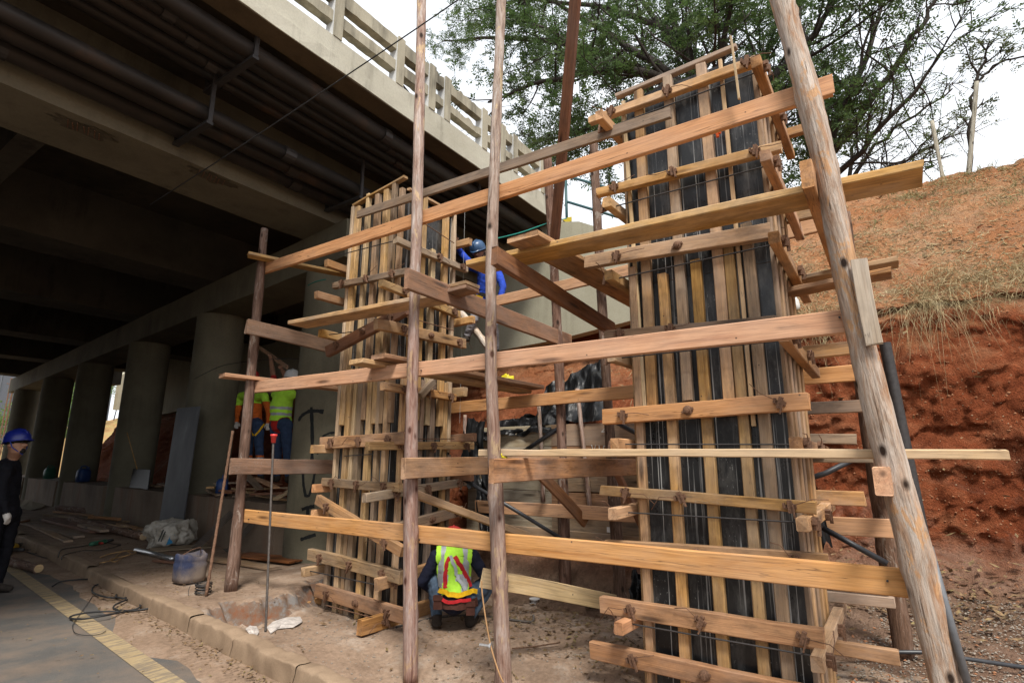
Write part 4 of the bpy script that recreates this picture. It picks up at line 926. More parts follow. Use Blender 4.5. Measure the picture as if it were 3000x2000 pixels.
lump('sack', gp(548,1580), (.24,.2,.2), plain('dusty_sacking', (.33,.30,.25), .9, .1), 'small dusty sack slumped behind the white sack', 'sack', 8, .35)
lump('sack', gp(582,1568), (.14,.14,.2), plain('yellow_sacking', (.42,.34,.10), .9, .1), 'small yellow bag tucked behind the white sack', 'bag', 12, .35, 3)
# planks, logs and sheets on the pavement
def gplank(a, b, w_, t_, m, label, za=ZP, zb=ZP, name='plank', group=None):
    p, q = g5(*a, za), g5(*b, zb); p.z = za+t_/2; q.z = zb+t_/2
    o = board(name, p, q, t_, w_, m, None, V((0,0,1)), 4); tag(o, label, name.replace('_', ' '), group); return o
gplank((340,290),(690,375),.34,.05,W_RED,'thick reddish plank lying flat on the pavement under the logs')
gplank((170,318),(545,412),.16,.035,W_GREY,'pale narrow plank with raised edge near the kerb',.15,.15)
gplank((310,258),(880,305),.09,.04,W_GREY,'long thin board lying across the reddish plank',.21,.21)
gplank((620,275),(820,292),.09,.05,W_BRN,'short brown batten on the long thin board',.26,.26)
gplank((60,330),(190,295),.09,.04,W_RED,'short red batten beside the man in dark clothes')
gplank((1040,500),(1440,470),.42,.02,plain('dusty_plywood', (.26,.20,.135), .9, .15),'dusty plywood sheet under the muddy drum', name='plywood_sheet')
gplank((1440,560),(1900,628),.20,.03,W_GREY,'grey plank lying in front of the low wall behind the dark pole')
gplank((1660,530),(2060,575),.36,.02,W_RED,'reddish plywood sheet lying beside the studded formwork', name='plywood_sheet', za=.17, zb=.17)
gplank((1060,575),(1420,610),.05,.03,W_RED,'dark batten on the pavement under the drum')
gplank((560,330),(720,372),.14,.04,W_GREY,'grey board half under the reddish plank',.2,.2)
gplank((820,318),(1010,372),.12,.04,W_BRN,'brown board lying beyond the yellow drill')
gplank((700,318),(860,338),.07,.03,W_PALE,'pale lath between the two logs',.16,.2)
gplank((250,345),(470,440),.13,.03,W_GREY,'weathered board lying under the pale narrow plank',.15,.15)
gplank((380,235),(640,262),.12,.035,W_BRN,'brown board against the foot of the middle low wall',.15,.15)
gplank((930,335),(1010,400),.06,.03,W_GREY,'small grey lath by the pale cut end of the log')
for (a, b, r, lbl) in (((395,225),(1140,300),.075,'long bark-covered log lying along the foot of the low walls'),((490,305),(985,432),.068,'peeling log with pale cut end on the pavement'),((30,520),(275,578),.06,'short log stub with pale end by the kerb')):
    p, q = g5(*a), g5(*b); p.z = q.z = .15+r if p.x > 3 else .02+r
    if r == .06: p.z = q.z = r+.01
    o = pole('log', p, q, r, r*.92, BARK_DARK, None, 20, 12, .01, 8); tag(o, lbl, 'log')
    mb = MB(); dv = (q-p).normalized(); mb.tube([q-dv*.004, q+dv*.003], r*.86, 14); mb.build('cut_end', W_PALE, o)
tubeo('foil_tube', [g5(935,512)+V((0,0,.035)), g5(1060,540)+V((0,0,.035)), g5(1190,575)+V((0,0,.035))], .035, plain('silver_foil', (.55,.55,.55), .3, .5, .9, .3, 30, .6), 'silver foil-wrapped tube on the pavement beside the drum', 'tube')
# rebar stirrups leaning on the low wall
for i in range(11):
    a = g5(1310+i*6+(220 if i > 5 else 0), 490+(i % 6)*5); b = al(*z5(1585+i*5+(150 if i > 5 else 0), 225+(i % 6)*6+(40 if i > 5 else 0)), 4.16)
    mb = MB(); mb.tube([a+V((-.05,.04,.01)), a+V((0,0,.006)), a.lerp(b, .5)+V((0,0,.01)), b], .0055, 5); tag(mb.build('rebar_stirrup', REBAR, None, None, True), 'thin bent reinforcing bar of the bundle leaning on the low wall', 'rebar', 'rebar bundle by the low wall')
# rusty twisted bar and capped bar
a = g5(1420,808); b = ax(682,1262,a.x+.25); pts = [a.lerp(b, k/40) for k in range(41)]
mb = MB(); mb.tube([p for p in pts], [.014 if k % 2 else .0175 for k in range(41)], 7); tag(mb.build('rusty_bar', RUST, None, None, True), 'rusty ribbed bar leaning up against the dark pole', 'rebar')
a = gp(778,1850,.145); b = ax(801,1290,a.x+.02); pts = [a.lerp(b, k/90) for k in range(91)]
cb = thing('capped_rebar', 'thin upright reinforcing bar in the kerb with red plastic cap', 'rebar', a)
mb = MB(); mb.tube(pts, [.0105 if k % 2 else .0088 for k in range(91)], 6); mb.build('bar', REBAR, cb, None, True)
mb = MB(); mb.lathe([(.0,.0),(.019,.0),(.023,.055),(.03,.058),(.03,.075),(.0,.078)], 14); mb.build('cap', plain('red_plastic', (.62,.05,.045), .45, .4, 0, .08), cb, Matrix.Translation(b-V((0,0,.02))), True)
# coils, cables, ropes
def cable(name, pts, r, m, label, cat='cable', z=.02, closed=False, jig=.0, n=6):
    P = [V(p) for p in pts]; S = []
    for i in range(len(P)-1):                                  # Catmull-Rom
        p0, p1, p2, p3 = P[max(i-1,0)], P[i], P[i+1], P[min(i+2,len(P)-1)]
        for k in range(6):
            t = k/6; S.append(.5*((2*p1)+(p2-p0)*t+(2*p0-5*p1+4*p2-p3)*t*t+(-p0+3*p1-3*p2+p3)*t**3))
    S.append(P[-1]); mb = MB(); mb.tube(S, r, n); return tag(mb.build(name, m, None, None, True), label, cat)
RUBBER = plain('black_rubber_cable', (.022,.022,.023), .6, .35)
loop = [(360,745),(420,712),(520,700),(640,692),(728,680),(722,715),(650,742),(640,785),(730,818),(850,828),(950,860),(960,890),(860,915),(700,918),(540,935),(480,960),(560,970),(720,945),(900,912),(1080,895),(1112,872),(1040,846),(900,832),(805,818),(815,795),(900,784),(990,796),(985,822),(900,830),(800,868),(790,900),(900,912),(1060,890),(1075,862),(960,838),(860,822)]
zc = [.022+.013*(k % 3) for k in range(len(loop))]
cable('power_cable', [g5(x, y, z_) for (x, y), z_ in zip(loop, zc)], .009, RUBBER, 'black power cable coiled loosely in the gutter dust')
cable('power_cable', [g5(x, y, .17 if x > 395 and y < 520 else .025) for x, y in ((20,430),(90,440),(160,490),(270,490),(240,520),(180,505),(300,545),(420,560),(520,590),(600,632),(660,650),(728,680))], .006, RUBBER, 'thin black cable running along the foot of the kerb')
cable('power_cable', [g5(x, y, .165) for x, y in ((400,545),(430,490),(560,470),(700,440),(790,455),(830,460),(700,495),(560,500),(440,530),(425,560))], .006, RUBBER, 'black tool cable looping over the kerb to the green tool')
cable('loose_wire', [g5(x, y, .015) for x, y in ((640,810),(590,880),(520,980),(500,1020),(520,1065),(600,1082),(690,1072),(730,1050))], .003, RUBBER, 'thin stray wire lying over the yellow road line', 'wire')
ROPE = plain('tan_rope', (.36,.22,.10), .95, .1)
rp_ = [(690,545),(760,520),(840,505),(900,500),(940,512),(880,530),(820,545),(760,560),(790,575),(850,545),(900,520),(860,500),(820,520),(780,560),(720,578),(690,585),(672,620),(650,660),(632,690)]
cable('rope', [g5(x, y, .165+.012*(k % 3) if y < 600 else .06) for k, (x, y) in enumerate(rp_)], .008, ROPE, 'tangled tan rope spilling over the kerb edge', 'rope')
c = g5(1398,792); mb = MB()
for k in range(7):
    ph = random.uniform(0, 6); zz = .012+.014*k; rr = .072+random.uniform(-.01,.008)
    mb.tube([c+V((math.cos(a_*.5236+ph)*rr, math.sin(a_*.5236+ph)*rr, zz+random.uniform(-.004,.004))) for a_ in range(13)], .005, 5)
mb.tube([c+V((-.07,0,.08)), c+V((-.11,.04,.13)), c+V((-.14,.02,.05)), c+V((-.16,-.03,.01))], .003, 5)
tag(mb.build('wire_coil', STEEL_DK, None, None, True), 'small coil of black tie wire beside the rusty bar', 'wire coil')
c = g5(1240,440)+V((0,0,.1)); mb = MB()
for k in range(9):
    ax1 = V((random.uniform(-1,1), random.uniform(-1,1), random.uniform(-.4,.4))).normalized(); ax2 = ax1.orthogonal().normalized(); rr = random.uniform(.07,.13)
    mb.tube([c+ax1*math.cos(q*.5236)*rr+ax2*math.sin(q*.5236)*rr*.7 for q in range(13)], .0035, 5)
tag(mb.build('wire_tangle', STEEL_DK, None, None, True), 'tangle of dark wire on top of the white sack', 'wire')
# hand tools
def tool(label, a, b, cbody, cgrip, z, r=.035):
    p, q = g5(*a, z)+V((0,0,r)), g5(*b, z)+V((0,0,r)); t = thing('power_tool', label, 'power tool', (p+q)/2-V((0,0,r)))
    mb = MB(); d = q-p; mb.tube([p, p+d*.1, p+d*.5, p+d*.62, p+d*.7], [r*.8, r, r*.9, r*1.1, r*.6], 12); mb.build('motor_body', cbody, t, None, True)
    mb = MB(); mb.tube([p+d*.7, p+d*.85, q], [r*.7, r*.75, r*.5], 10); mb.build('gear_head', STEEL_DK, t, None, True)
    s = d.cross(V((0,0,1))).normalized(); mb = MB(); mb.tube([p+d*.3+s*r*.8, p+d*.25+s*r*2.6, p+d*.2+s*r*3.6], [r*.5, r*.55, r*.4], 8); mb.build('handle', cgrip, t, None, True)
GREENT, REDT, YELT = plain('green_plastic', (.03,.12,.07), .5, .4), plain('red_plastic_grip', (.4,.04,.03), .5, .4), plain('yellow_plastic', (.55,.33,.02), .5, .4)
tool('green and red electric grinder lying at the kerb edge', (620,470), (775,440), GREENT, REDT, .152)
tool('yellow electric drill lying by the peeling log', (800,378), (905,362), YELT, STEEL_DK, .152, .03)
tool('large yellow saw at the feet of the man in dark clothes', (10,540), (140,480), YELT, STEEL_DK, .01, .06)
# litter
PAPER = plain('torn_paper', (.46,.42,.39), .9, .1, 0, .4, 12)
def scrap(label, pts, z, m=PAPER, cat='paper'):
    P = [azz(x, y, z) for x, y in pts]; c = sum(P, V())/len(P); rings = []
    for s_ in (1.0, .72, .42, .12):
        for p in P:
            q = c+(p-c)*s_; gh = float(ground_h(np.array([q.x]), np.array([q.y]))[0]) if z < .1 else z; rings.append(V((q.x, q.y, gh+.006+random.uniform(0, .035)*(1.1-s_*.8))))
    n = len(P); mb = MB(); mb.add(rings, [(i*n+j, i*n+(j+1) % n, (i+1)*n+(j+1) % n, (i+1)*n+j) for i in range(3) for j in range(n)]+[tuple(3*n+j for j in range(n))])
    o = mb.build('paper_scrap', m); md = o.modifiers.new('thick', 'SOLIDIFY'); md.thickness = .002; tag(o, label, cat)
scrap('torn white cement bag lying in the dug hollow by the kerb', [(782,1822),(800,1810),(840,1800),(880,1797),(888,1808),(860,1822),(815,1826),(795,1835)], -.02)
scrap('small crumpled white paper next to the torn cement bag', [(722,1812),(735,1802),(755,1803),(762,1818),(752,1835),(735,1830)], .03)
scrap('flat buff cardboard beside the far low wall', [(55,1487),(75,1460),(100,1458),(135,1478),(120,1488),(90,1495)], .16, plain('cardboard', (.34,.28,.19), .9, .1), 'cardboard')
# jerrycans and dustpan on the low walls
def jerry(label, px_, py_, m, s=1.0, yaw=.3):
    p = al(px_, py_, 4.5); z = PLZ+.003; p.x = 4.5+SK*p.y
    M = Matrix.Translation((p.x, p.y, z)) @ Matrix.Rotation(yaw, 4, 'Z') @ Matrix.Scale(s, 4); t = thing('jerrycan', label, 'jerrycan', (p.x, p.y, z), 'jerrycans on the low walls')
    mb = MB(); k = 16
    for (zz, sx, sy) in ((0,.10,.08),(.015,.125,.10),(.12,.13,.105),(.24,.125,.10),(.29,.09,.07),(.3,.05,.05)):
        mb.v += [tuple(M @ V((math.copysign(abs(math.cos(2*math.pi*j/k))**.5, math.cos(2*math.pi*j/k))*sx, math.copysign(abs(math.sin(2*math.pi*j/k))**.5, math.sin(2*math.pi*j/k))*sy, zz))) for j in range(k)]
    mb.f = [(i*k+j, i*k+(j+1) % k, (i+1)*k+(j+1) % k, (i+1)*k+j) for i in range(5) for j in range(k)]+[tuple(range(k-1,-1,-1)), tuple(5*k+j for j in range(k))]; mb.m = [0]*len(mb.f)
    mb.build('can_body', m, t, None, True)
    mb = MB(); mb.tube([M @ V(q) for q in ((-.09,0,.26),(-.07,0,.345),(.0,0,.36),(.05,0,.345),(.06,0,.28))], .016*s, 8); mb.build('handle', m, t, None, True)
    mb = MB(); mb.tube([M @ V((.085,0,.27)), M @ V((.1,0,.33))], .025*s, 10); mb.build('cap', m, t, None, True)
BLUEC, GREENC = plain('blue_can', (.02,.05,.16), .45, .4), plain('green_can', (.03,.13,.09), .45, .4)
jerry('blue jerrycan on the low wall beside the pile of offcuts', 652, 1415, BLUEC, 1.0, 1.0); jerry('dark blue jerrycan on the low wall between the farther columns', 243, 1398, BLUEC, 1.25); jerry('green jerrycan on the farthest low wall', 146, 1385, GREENC, 1.2)
dpn = thing('dustpan', 'long-handled metal dustpan leaning on a round column', 'dustpan', al(408,1425,4.4))
mb = MB(); P = [al(378,1430,4.4), al(432,1434,4.4), al(440,1376,4.5), al(390,1372,4.5)]; mb.add(P+[p+V((.02,0,.004)) for p in P], [(0,1,2,3),(7,6,5,4),(0,4,5,1),(1,5,6,2),(2,6,7,3),(3,7,4,0)]); mb.build('pan', STEEL_DK, dpn)
mb = MB(); mb.tube([al(402,1374,4.48), al(372,1266,4.2)], .012, 8); mb.build('handle', W_YEL, dpn)
# offcuts heaped on the low wall
OFFL = ['pale offcut with square end sticking out over the face of the low wall', 'grey-brown offcut standing tilted on top of the heap', 'orange offcut under the tilted grey one']
spots = [(al(805,1462,4.25), al(868,1428,4.6), W_PALE), (al(722,1390,4.4), al(762,1432,4.35), W_GREY), (al(745,1400,4.6), al(810,1428,4.5), W_NEW)]
for i in range(15):
    y = random.uniform(7.65, 10.4); x = 4.66+SK*y+random.uniform(-.34, .3); an = random.uniform(-.7, .7)+(1.57 if random.random() < .7 else 0); ln = random.uniform(.45, .95); z = PLZ+.02+.033*(i % 7)+random.uniform(0,.01)
    dv = V((math.cos(an)*ln/2, math.sin(an)*ln/2, random.uniform(-.03,.03))); o = board('offcut', V((x,y,z))-dv, V((x,y,z))+dv, .03, random.uniform(.08,.14), random.choice((W_GREY,W_BRN,W_YEL,W_RED)), None, V((0,0,1)), 2)
    tag(o, 'timber offcut in the heap on the low wall under the two workers', 'offcut', 'offcuts heaped on the low wall')
for (p, q, m_), l_ in zip(spots, OFFL):
    o = board('offcut', p, q, .03, .12, m_, None, V((0,0,1)), 2); tag(o, l_, 'offcut', 'offcuts heaped on the low wall')
for i, (x, y, l_) in enumerate(((330,1395,'short grey batten on the farther low wall'),(440,1420,'pale batten by the long-handled dustpan'),(470,1428,'grey batten stacked by the leaning sheet'))):
    p = al(x, y, 4.5); o = board('offcut', (4.5+SK*p.y, p.y-.4, PLZ+.03+.03*i), (4.65+SK*p.y, p.y+.4, PLZ+.05+.03*i), .03, .12, W_GREY, None, V((0,0,1)), 2); tag(o, l_, 'offcut')
# things on the dug ground
ZG = -.075
cable('bent_rebar', [gp(1160,1836,ZG), gp(1220,1822,ZG), gp(1285,1806,ZG), gp(1390,1803,ZG), gp(1480,1812,ZG), gp(1555,1820,ZG), gp(1563,1818,ZG)+V((0,0,.06))], .012, REBAR, 'hooked reinforcing bar lying behind the crouching worker', 'rebar')
cable('thin_bar', [gp(1500,1898,ZG), gp(1560,1893,ZG), gp(1640,1881,ZG)], .006, RUST, 'thin rusty bar on the ground beside the pink-barked pole', 'rebar')
sp = thing('wire_spool', 'small white spool of wire on the ground near the shoring', 'spool', gp(1566,1766,ZG)); c = V(sp.matrix_basis.translation)
for k in (0, .045): mb = MB(); mb.lathe([(.0,.0),(.06,.0),(.06,.006),(.0,.006)], 20, 0, Matrix.Translation(c+V((0,0,k)))); mb.build('flange', plain('white_plastic', (.6,.6,.6), .4, .4), sp)
mb = MB(); mb.lathe([(.04,.005),(.042,.025),(.04,.046)], 16, 0, Matrix.Translation(c)); mb.build('wound_wire', ZINC, sp, None, True)
p, q = gp(1500,1728,ZG), gp(1612,1748,ZG); o = board('offcut', p+V((0,0,.015)), q+V((0,0,.015)), .03, .09, W_GREY, None, V((0,0,1)), 3); tag(o, 'grey batten lying in the dead leaves behind the lower board', 'offcut')
CORD = plain('jute_cord', (.34,.2,.10), .9, .1)
cable('hanging_cord', [ax(1411,1700,3.46), ax(1413,1740,3.45), ax(1426,1830,3.43), ax(1440,1900,3.42), ax(1462,1970,3.40), ax(1475,1998,3.40)], .006, CORD, 'frayed tan cord hanging down in front of the middle pole', 'cord')
TEAL = plain('teal_rope', (.02,.2,.16), .8, .2)
cable('green_rope', [ax(1450,700,4.4), ax(1530,680,5.2), ax(1610,652,6.2), ax(1660,640,7.3)], .008, TEAL, 'thin green rope stretched from the scaffold to the teal railing', 'rope')
cable('green_rope', [on_col(902,836), on_col(925,825), on_col(955,818)], .008, TEAL, 'green rope tied round the painted column', 'rope')
cable('overhead_cable', [dp(440,600,6.4), dp(700,432,5.6), dp(1000,232,4.9), dp(1345,-2,4.5), dp(1700,-260,4.6)], .006, RUBBER, 'black overhead cable slanting across the bridge parapet', 'cable')
cable('column_cable', [on_col(875,1050), al(800,1052,4.3), al(700,1062,4.2), al(640,1075,4.14), al(568,1110,4.14)], .006, RUBBER, 'thin black cable strung between the round columns', 'cable')
# yellow bags
YB = plain('yellow_bag', (.62,.52,.02), .5, .4)
lump('plastic_bag', ax(1483,1120,7.0), (.09,.1,.09), YB, 'crumpled yellow plastic bag on the earth behind the scaffold', 'plastic bag', 5, .45, 3)
lump('plastic_bag', ax(1470,1338,3.6)+V((0,0,-.01)), (.03,.05,.03), YB, 'scrap of yellow plastic on the thin pale strip', 'plastic bag', 6, .45, 3)
lump('bucket_lid', ax(2310,912,8.75), (.12,.16,.2), plain('white_plastic_tub', (.62,.62,.6), .5, .3), 'white plastic tub lying in the dry grass above the cut', 'tub', 9, .12, 3)
lump('wood_block', gp(1730,1770,ZG), (.08,.1,.07), W_BRN, 'small block of wood at the foot of the back pole', 'wood block', 4, .2, 2)
# ------------------------------------------------------------------ people
SKIN = plain('skin', (.30,.155,.095), .55, .4, 0, .12, 12, .05)
def hand_bones(w, d, nrm, side, curl=.5, s=1.0):
    """wrist position, pointing direction, palm normal: palm, four fingers and a thumb as bones"""
    d = d.normalized(); nrm = (nrm-d*nrm.dot(d)).normalized(); sd_ = d.cross(nrm)*side
    palm = w+d*.055*s; out = [(w, palm, .027*s, .034*s)]
    for k, ln in enumerate((.072, .08, .074, .058)):
        root = w+d*.085*s+sd_*(.03-.02*k)*s; mid = root+(d*.6+nrm*curl*.4)*ln*.55*s; tip = mid+(d*(1-curl)+nrm*curl)*ln*.5*s
        out += [(palm, root, .03*s, .011*s), (root, mid, .011*s, .0095*s), (mid, tip, .0095*s, .008*s)]
    tr = w+d*.03*s+sd_*.036*s; tm = tr+(d*.6+sd_*.5+nrm*.3)*.04*s; tt = tm+(d*.8+nrm*.4)*.03*s
    out += [(w, tr, .027*s, .014*s), (tr, tm, .014*s, .0115*s), (tm, tt, .0115*s, .009*s)]
    return out
def seed_c(l_): return len(l_)*1.7
def person(label, J, mats, cols, face, helmet, vest=None, scale=1.0, up_head=V((0,0,1)), bulk=1.0, hands=(V((0,0,-1)), V((0,0,-1))), beard=False):
    """J: joints; cols: material slot for torso, sleeve, forearm, trousers, boot, hand"""
    s = scale; bones = []
    def bn(a, b, ra, rb, c): bones.append((V(a), V(b), ra*s, rb*s, c))
    P, C_, U, N, Hd = (V(J[k]) for k in ('pelvis','chest','upper','neck','head'))
    f = V(face).normalized(); uh = V(up_head).normalized(); f = (f-uh*f.dot(uh)).normalized(); sd_ = f.cross(uh)
    bn(P, P.lerp(C_, .5), .148*bulk, .14*bulk, cols['torso']); bn(P.lerp(C_, .5), C_, .14*bulk, .15*bulk, cols['torso']); bn(C_, U, .15*bulk, .125*bulk, cols['torso']); bn(U, N, .125*bulk, .056, cols['torso'])
    bn(N, Hd-uh*.05*s, .056, .078, 'skin'); bn(Hd-uh*.05*s, Hd+uh*.045*s, .08, .098, 'skin'); bn(Hd+uh*.045*s, Hd+uh*.085*s, .098, .075, cols.get('hair', 'hair'))
    bn(Hd-uh*.02*s, Hd-uh*.018*s+f*.108*s, .05, .017, 'skin'); bn(Hd-uh*.05*s, Hd-uh*.08*s+f*.06*s, .066, .034, 'hair' if beard else 'skin')
    for k in (-1, 1): bn(Hd-uh*.005*s, Hd-uh*.01*s+sd_*k*.096*s, .05, .02, 'skin')
    for i, k in enumerate('lr'):
        S_, E_, W_ = V(J['sh'+k]), V(J['el'+k]), V(J['wr'+k])
        bn(U, S_, .11*bulk, .072, cols['torso'] if 'vestonly' not in cols else cols['sleeve']); bn(S_, E_, .068, .05, cols['sleeve']); bn(E_, W_, .049, .034, cols['forearm'])
        hd = J.get('hd'+k); dr_ = (V(hd)-W_) if hd is not None else (W_-E_)
        for (a, b, ra, rb) in hand_bones(W_, dr_, hands[i], 1 if k == 'r' else -1, .55): bones.append((a, b, ra*s, rb*s, cols['hand']))
        H_, K_, A_ = V(J['hp'+k]), V(J['kn'+k]), V(J['an'+k]); T_ = V(J['to'+k])
        bn(P, H_, .13, .108, cols['legs']); bn(H_, K_, .102, .068, cols['legs']); bn(K_, K_.lerp(A_, .35), .068, .064, cols['legs']); bn(K_.lerp(A_, .35), A_, .064, .05, cols['legs'])
        bn(A_, A_-V((0,0,.045)), .052, .048, cols['boot']); bn(A_-V((0,0,.045)), T_, .05, .038, cols['boot'])
    # one continuous surface: union of the tapered bones through remeshing
    mb = MB()
    for (a, b, ra, rb, c) in bones:
        n = 12 if ra > .02 else 8; d = (b-a); ln = max(d.length, 1e-4); dn = d/ln
        pts = [a-dn*ra*.92, a-dn*ra*.6, a, a.lerp(b, .5), b, b+dn*rb*.6, b+dn*rb*.92]; rr = [ra*.38, ra*.8, ra, (ra+rb)/2, rb, rb*.8, rb*.38]
        mb.tube(pts, rr, n)
    tmp = mb.build('person_tmp', SKIN); md = tmp.modifiers.new('r', 'REMESH'); md.mode = 'VOXEL'; md.voxel_size = .0085; md.use_smooth_shade = True
    sm_ = tmp.modifiers.new('s', 'SMOOTH'); sm_.iterations = 2; sm_.factor = .5
    dg = bpy.context.evaluated_depsgraph_get(); me = bpy.data.meshes.new_from_object(tmp.evaluated_get(dg)); bpy.data.objects.remove(tmp); me.name = 'person'
    cv = np.zeros(len(me.vertices)*3, np.float32); me.vertices.foreach_get('co', cv); cv = cv.reshape(-1, 3); nv = np.zeros(len(me.vertices)*3, np.float32); me.vertices.foreach_get('normal', nv)
    cre = (1-np.abs(fbm(cv*np.array([9, 9, 14])+seed_c(label), 3, 33))-.5)*.011; cre[cv[:, 2] > float(N.z)-.02] *= .1; me.vertices.foreach_set('co', (cv+nv.reshape(-1, 3)*cre[:, None]).ravel()); me.update()
    me.materials.clear(); names = list(mats)
    for k in names: me.materials.append(mats[k])
    nf = len(me.polygons); cen = np.zeros(nf*3, np.float32); me.polygons.foreach_get('center', cen); cen = cen.reshape(-1, 3)
    best = np.full(nf, 1e9); idx = np.zeros(nf, np.int32); bi = np.zeros(nf, np.int32)
    for q, (a, b, ra, rb, c) in enumerate(bones):
        a_, d_ = np.array(a), np.array(b-a); tt = np.clip(((cen-a_) @ d_)/max(d_ @ d_, 1e-9), 0, 1); ds = np.linalg.norm(cen-a_-tt[:, None]*d_, axis=1)-(ra+(rb-ra)*tt)
        w_ = ds < best; best[w_] = ds[w_]; idx[w_] = names.index(c); bi[w_] = q
    if 'zones' in cols: cols['zones'](cen, idx, bi, names, P, U)
    me.polygons.foreach_set('material_index', idx); me.polygons.foreach_set('use_smooth', [True]*nf)
    o = link('person', me); tag(o, label, 'person')
    if vest:
        t0, t1 = np.array(P), np.array(U-P); hh = ((cen-t0) @ t1)/(t1 @ t1)
        keep = (np.isin(bi, [0,1,2,3]) | (np.isin(bi, [b_ for b_ in range(len(bones)) if (bones[b_][0]-U).length < 1e-6]) & (best < 1))) & (hh > vest['lo']) & (hh < vest['hi']) & (np.abs((cen-np.array(U)) @ np.array(sd_)) < .178)
        vn = np.zeros(len(me.vertices)*3, np.float32); me.vertices.foreach_get('co', vn); co = vn.reshape(-1, 3)
        nm = np.array([v.normal[:] for v in me.vertices]); used = {}; vs = []; fs = []; mi = []
        sdv = np.array(sd_)
        for p in np.nonzero(keep)[0]:
            ff = []
            for v in me.polygons[p].vertices:
                if v not in used: used[v] = len(vs); vs.append(co[v]+nm[v]*vest.get('off', .016))
                ff.append(used[v])
            fs.append(ff); mi.append(vest['mat'](hh[p], float((cen[p]-np.array(U)) @ sdv)))
        vm = bpy.data.meshes.new('vest'); vm.from_pydata([tuple(v) for v in vs], [], fs)
        for m in vest['mats']: vm.materials.append(m)
        vm.polygons.foreach_set('material_index', mi); vm.polygons.foreach_set('use_smooth', [True]*len(fs)); vo = link('vest', vm, None, o)
        sl = vo.modifiers.new('t', 'SOLIDIFY'); sl.thickness = .006; sl.offset = 1
    if helmet is not None:
        hm, peak = helmet
        M = Matrix(((f.x, -sd_.x, uh.x, 0), (f.y, -sd_.y, uh.y, 0), (f.z, -sd_.z, uh.z, 0), (0,0,0,1))); M.translation = Hd+uh*.035*s
        S3 = Matrix.Diagonal((1.02*s, .87*s, .92*s, 1)); mb = MB()
        mb.lathe([(.138,.0),(.137,.03),(.13,.075),(.108,.12),(.068,.148),(.025,.158),(.0,.159)], 24, 0, M @ S3)
        mb.lathe([(.138,.0),(.145,-.004),(.146,.0),(.138,.01)], 24, 0, M @ S3)
        mb.add([M @ S3 @ V(v) for v in ((.12,-.085,.002),(.158,-.06,-.006),(.176,0,-.012),(.158,.06,-.006),(.12,.085,.002),(.12,.08,.014),(.153,.055,.006),(.17,0,.0),(.153,-.055,.006),(.12,-.08,.014))], [(0,1,2,3,4),(5,6,7,8,9),(0,9,8,1),(1,8,7,2),(2,7,6,3),(3,6,5,4)])
        mb.tube([M @ S3 @ V(v) for v in ((-.125,0,.085),(-.09,0,.137),(-.03,0,.161),(.03,0,.161),(.09,0,.137),(.125,0,.085))], .009, 6)
        link('helmet', mb.mesh(hm, True, 'helmet'), None, o)
        mb = MB(); mb.tube([M @ V((.02*s, k*.115*s, .0)) for k in (-1,)]+[M @ V((.03*s,-.10*s,-.07*s)), M @ V((.06*s,0,-.155*s)), M @ V((.03*s,.10*s,-.07*s)), M @ V((.02*s,.115*s,0))], .006, 5); mb.build('chin_strap', peak, o)
    for k in (-1, 1):
        c = Hd+uh*.012*s+f*.089*s+sd_*k*.034*s; mb = MB(); mb.lathe([(.0,-.009),(.009,-.004),(.011,0),(.009,.004),(.0,.009)], 8, 0, Matrix.Translation(c)); mb.build('eye', EYE, o, None, True)
    return o
EYE = plain('dark_eye', (.015,.012,.01), .3, .5); HAIR = cloth('dark_hair', (.015,.012,.01))
NAVY, JEANS, BOOT = cloth('navy_cloth', (.012,.014,.03)), cloth('blue_jeans', (.075,.11,.16), .9, .35), cloth('dark_boot', (.03,.024,.02))
LIME = plain('fluorescent_lime', (.42,.78,.06), .8, .2, 0, .12, 8, .3); GREYB = plain('reflective_band', (.34,.36,.38), .5, .4, .1, .15)
ORNG = cloth('orange_cloth', (.55,.12,.02)); REDC = cloth('red_cloth', (.42,.025,.02)); BLUEC2 = cloth('bright_blue_cloth', (.02,.055,.36)); GREYT = cloth('grey_trousers', (.20,.19,.20)); BLACKC = cloth('black_cloth', (.006,.006,.009)); GLOVE = cloth('white_glove', (.5,.47,.43))
DJEANS = cloth('dark_jeans', (.03,.05,.10), .9, .3)
HEL_BLUE, HEL_NAVY, HEL_RED, HEL_WHITE = plain('blue_helmet', (.008,.016,.17), .35, .5, 0, .05), plain('slate_blue_helmet', (.03,.075,.16), .35, .5, 0, .08), plain('red_helmet', (.45,.03,.03), .4, .5, 0, .05), plain('white_helmet', (.65,.66,.66), .4, .5, 0, .05)
STRAP = plain('black_strap', (.02,.02,.02)); BSTRAP = plain('blue_strap', (.02,.05,.25))

# crouching worker
f = V((.80,.60,0)); s_ = V((f.y,-f.x,0)); B = V((4.50,3.80,-.085)); Z = V((0,0,1))
at = lambda a, b, c: B+f*a+s_*b+Z*c
J = dict(pelvis=at(-.04,.02,.27), chest=at(.08,0,.53), upper=at(.14,0,.64), neck=at(.21,-.01,.70), head=at(.30,-.03,.735), shl=at(.12,-.185,.64), shr=at(.12,.185,.64), ell=at(.10,-.32,.40), elr=at(.10,.33,.42),
         wrl=at(.30,-.22,.26), wrr=at(.32,.24,.34), hpl=at(-.02,-.11,.27), hpr=at(-.02,.13,.27), knl=at(.30,-.24,.46), knr=at(.30,.38,.36), anl=at(.0,-.15,.09), anr=at(.02,.17,.09), tol=at(.17,-.17,.045), tor=at(.18,.22,.045))
def vmat(h, x): return 1 if (abs(abs(x)-.105) < .026) or (.28 < h < .46 and abs(x) > .03) else 0
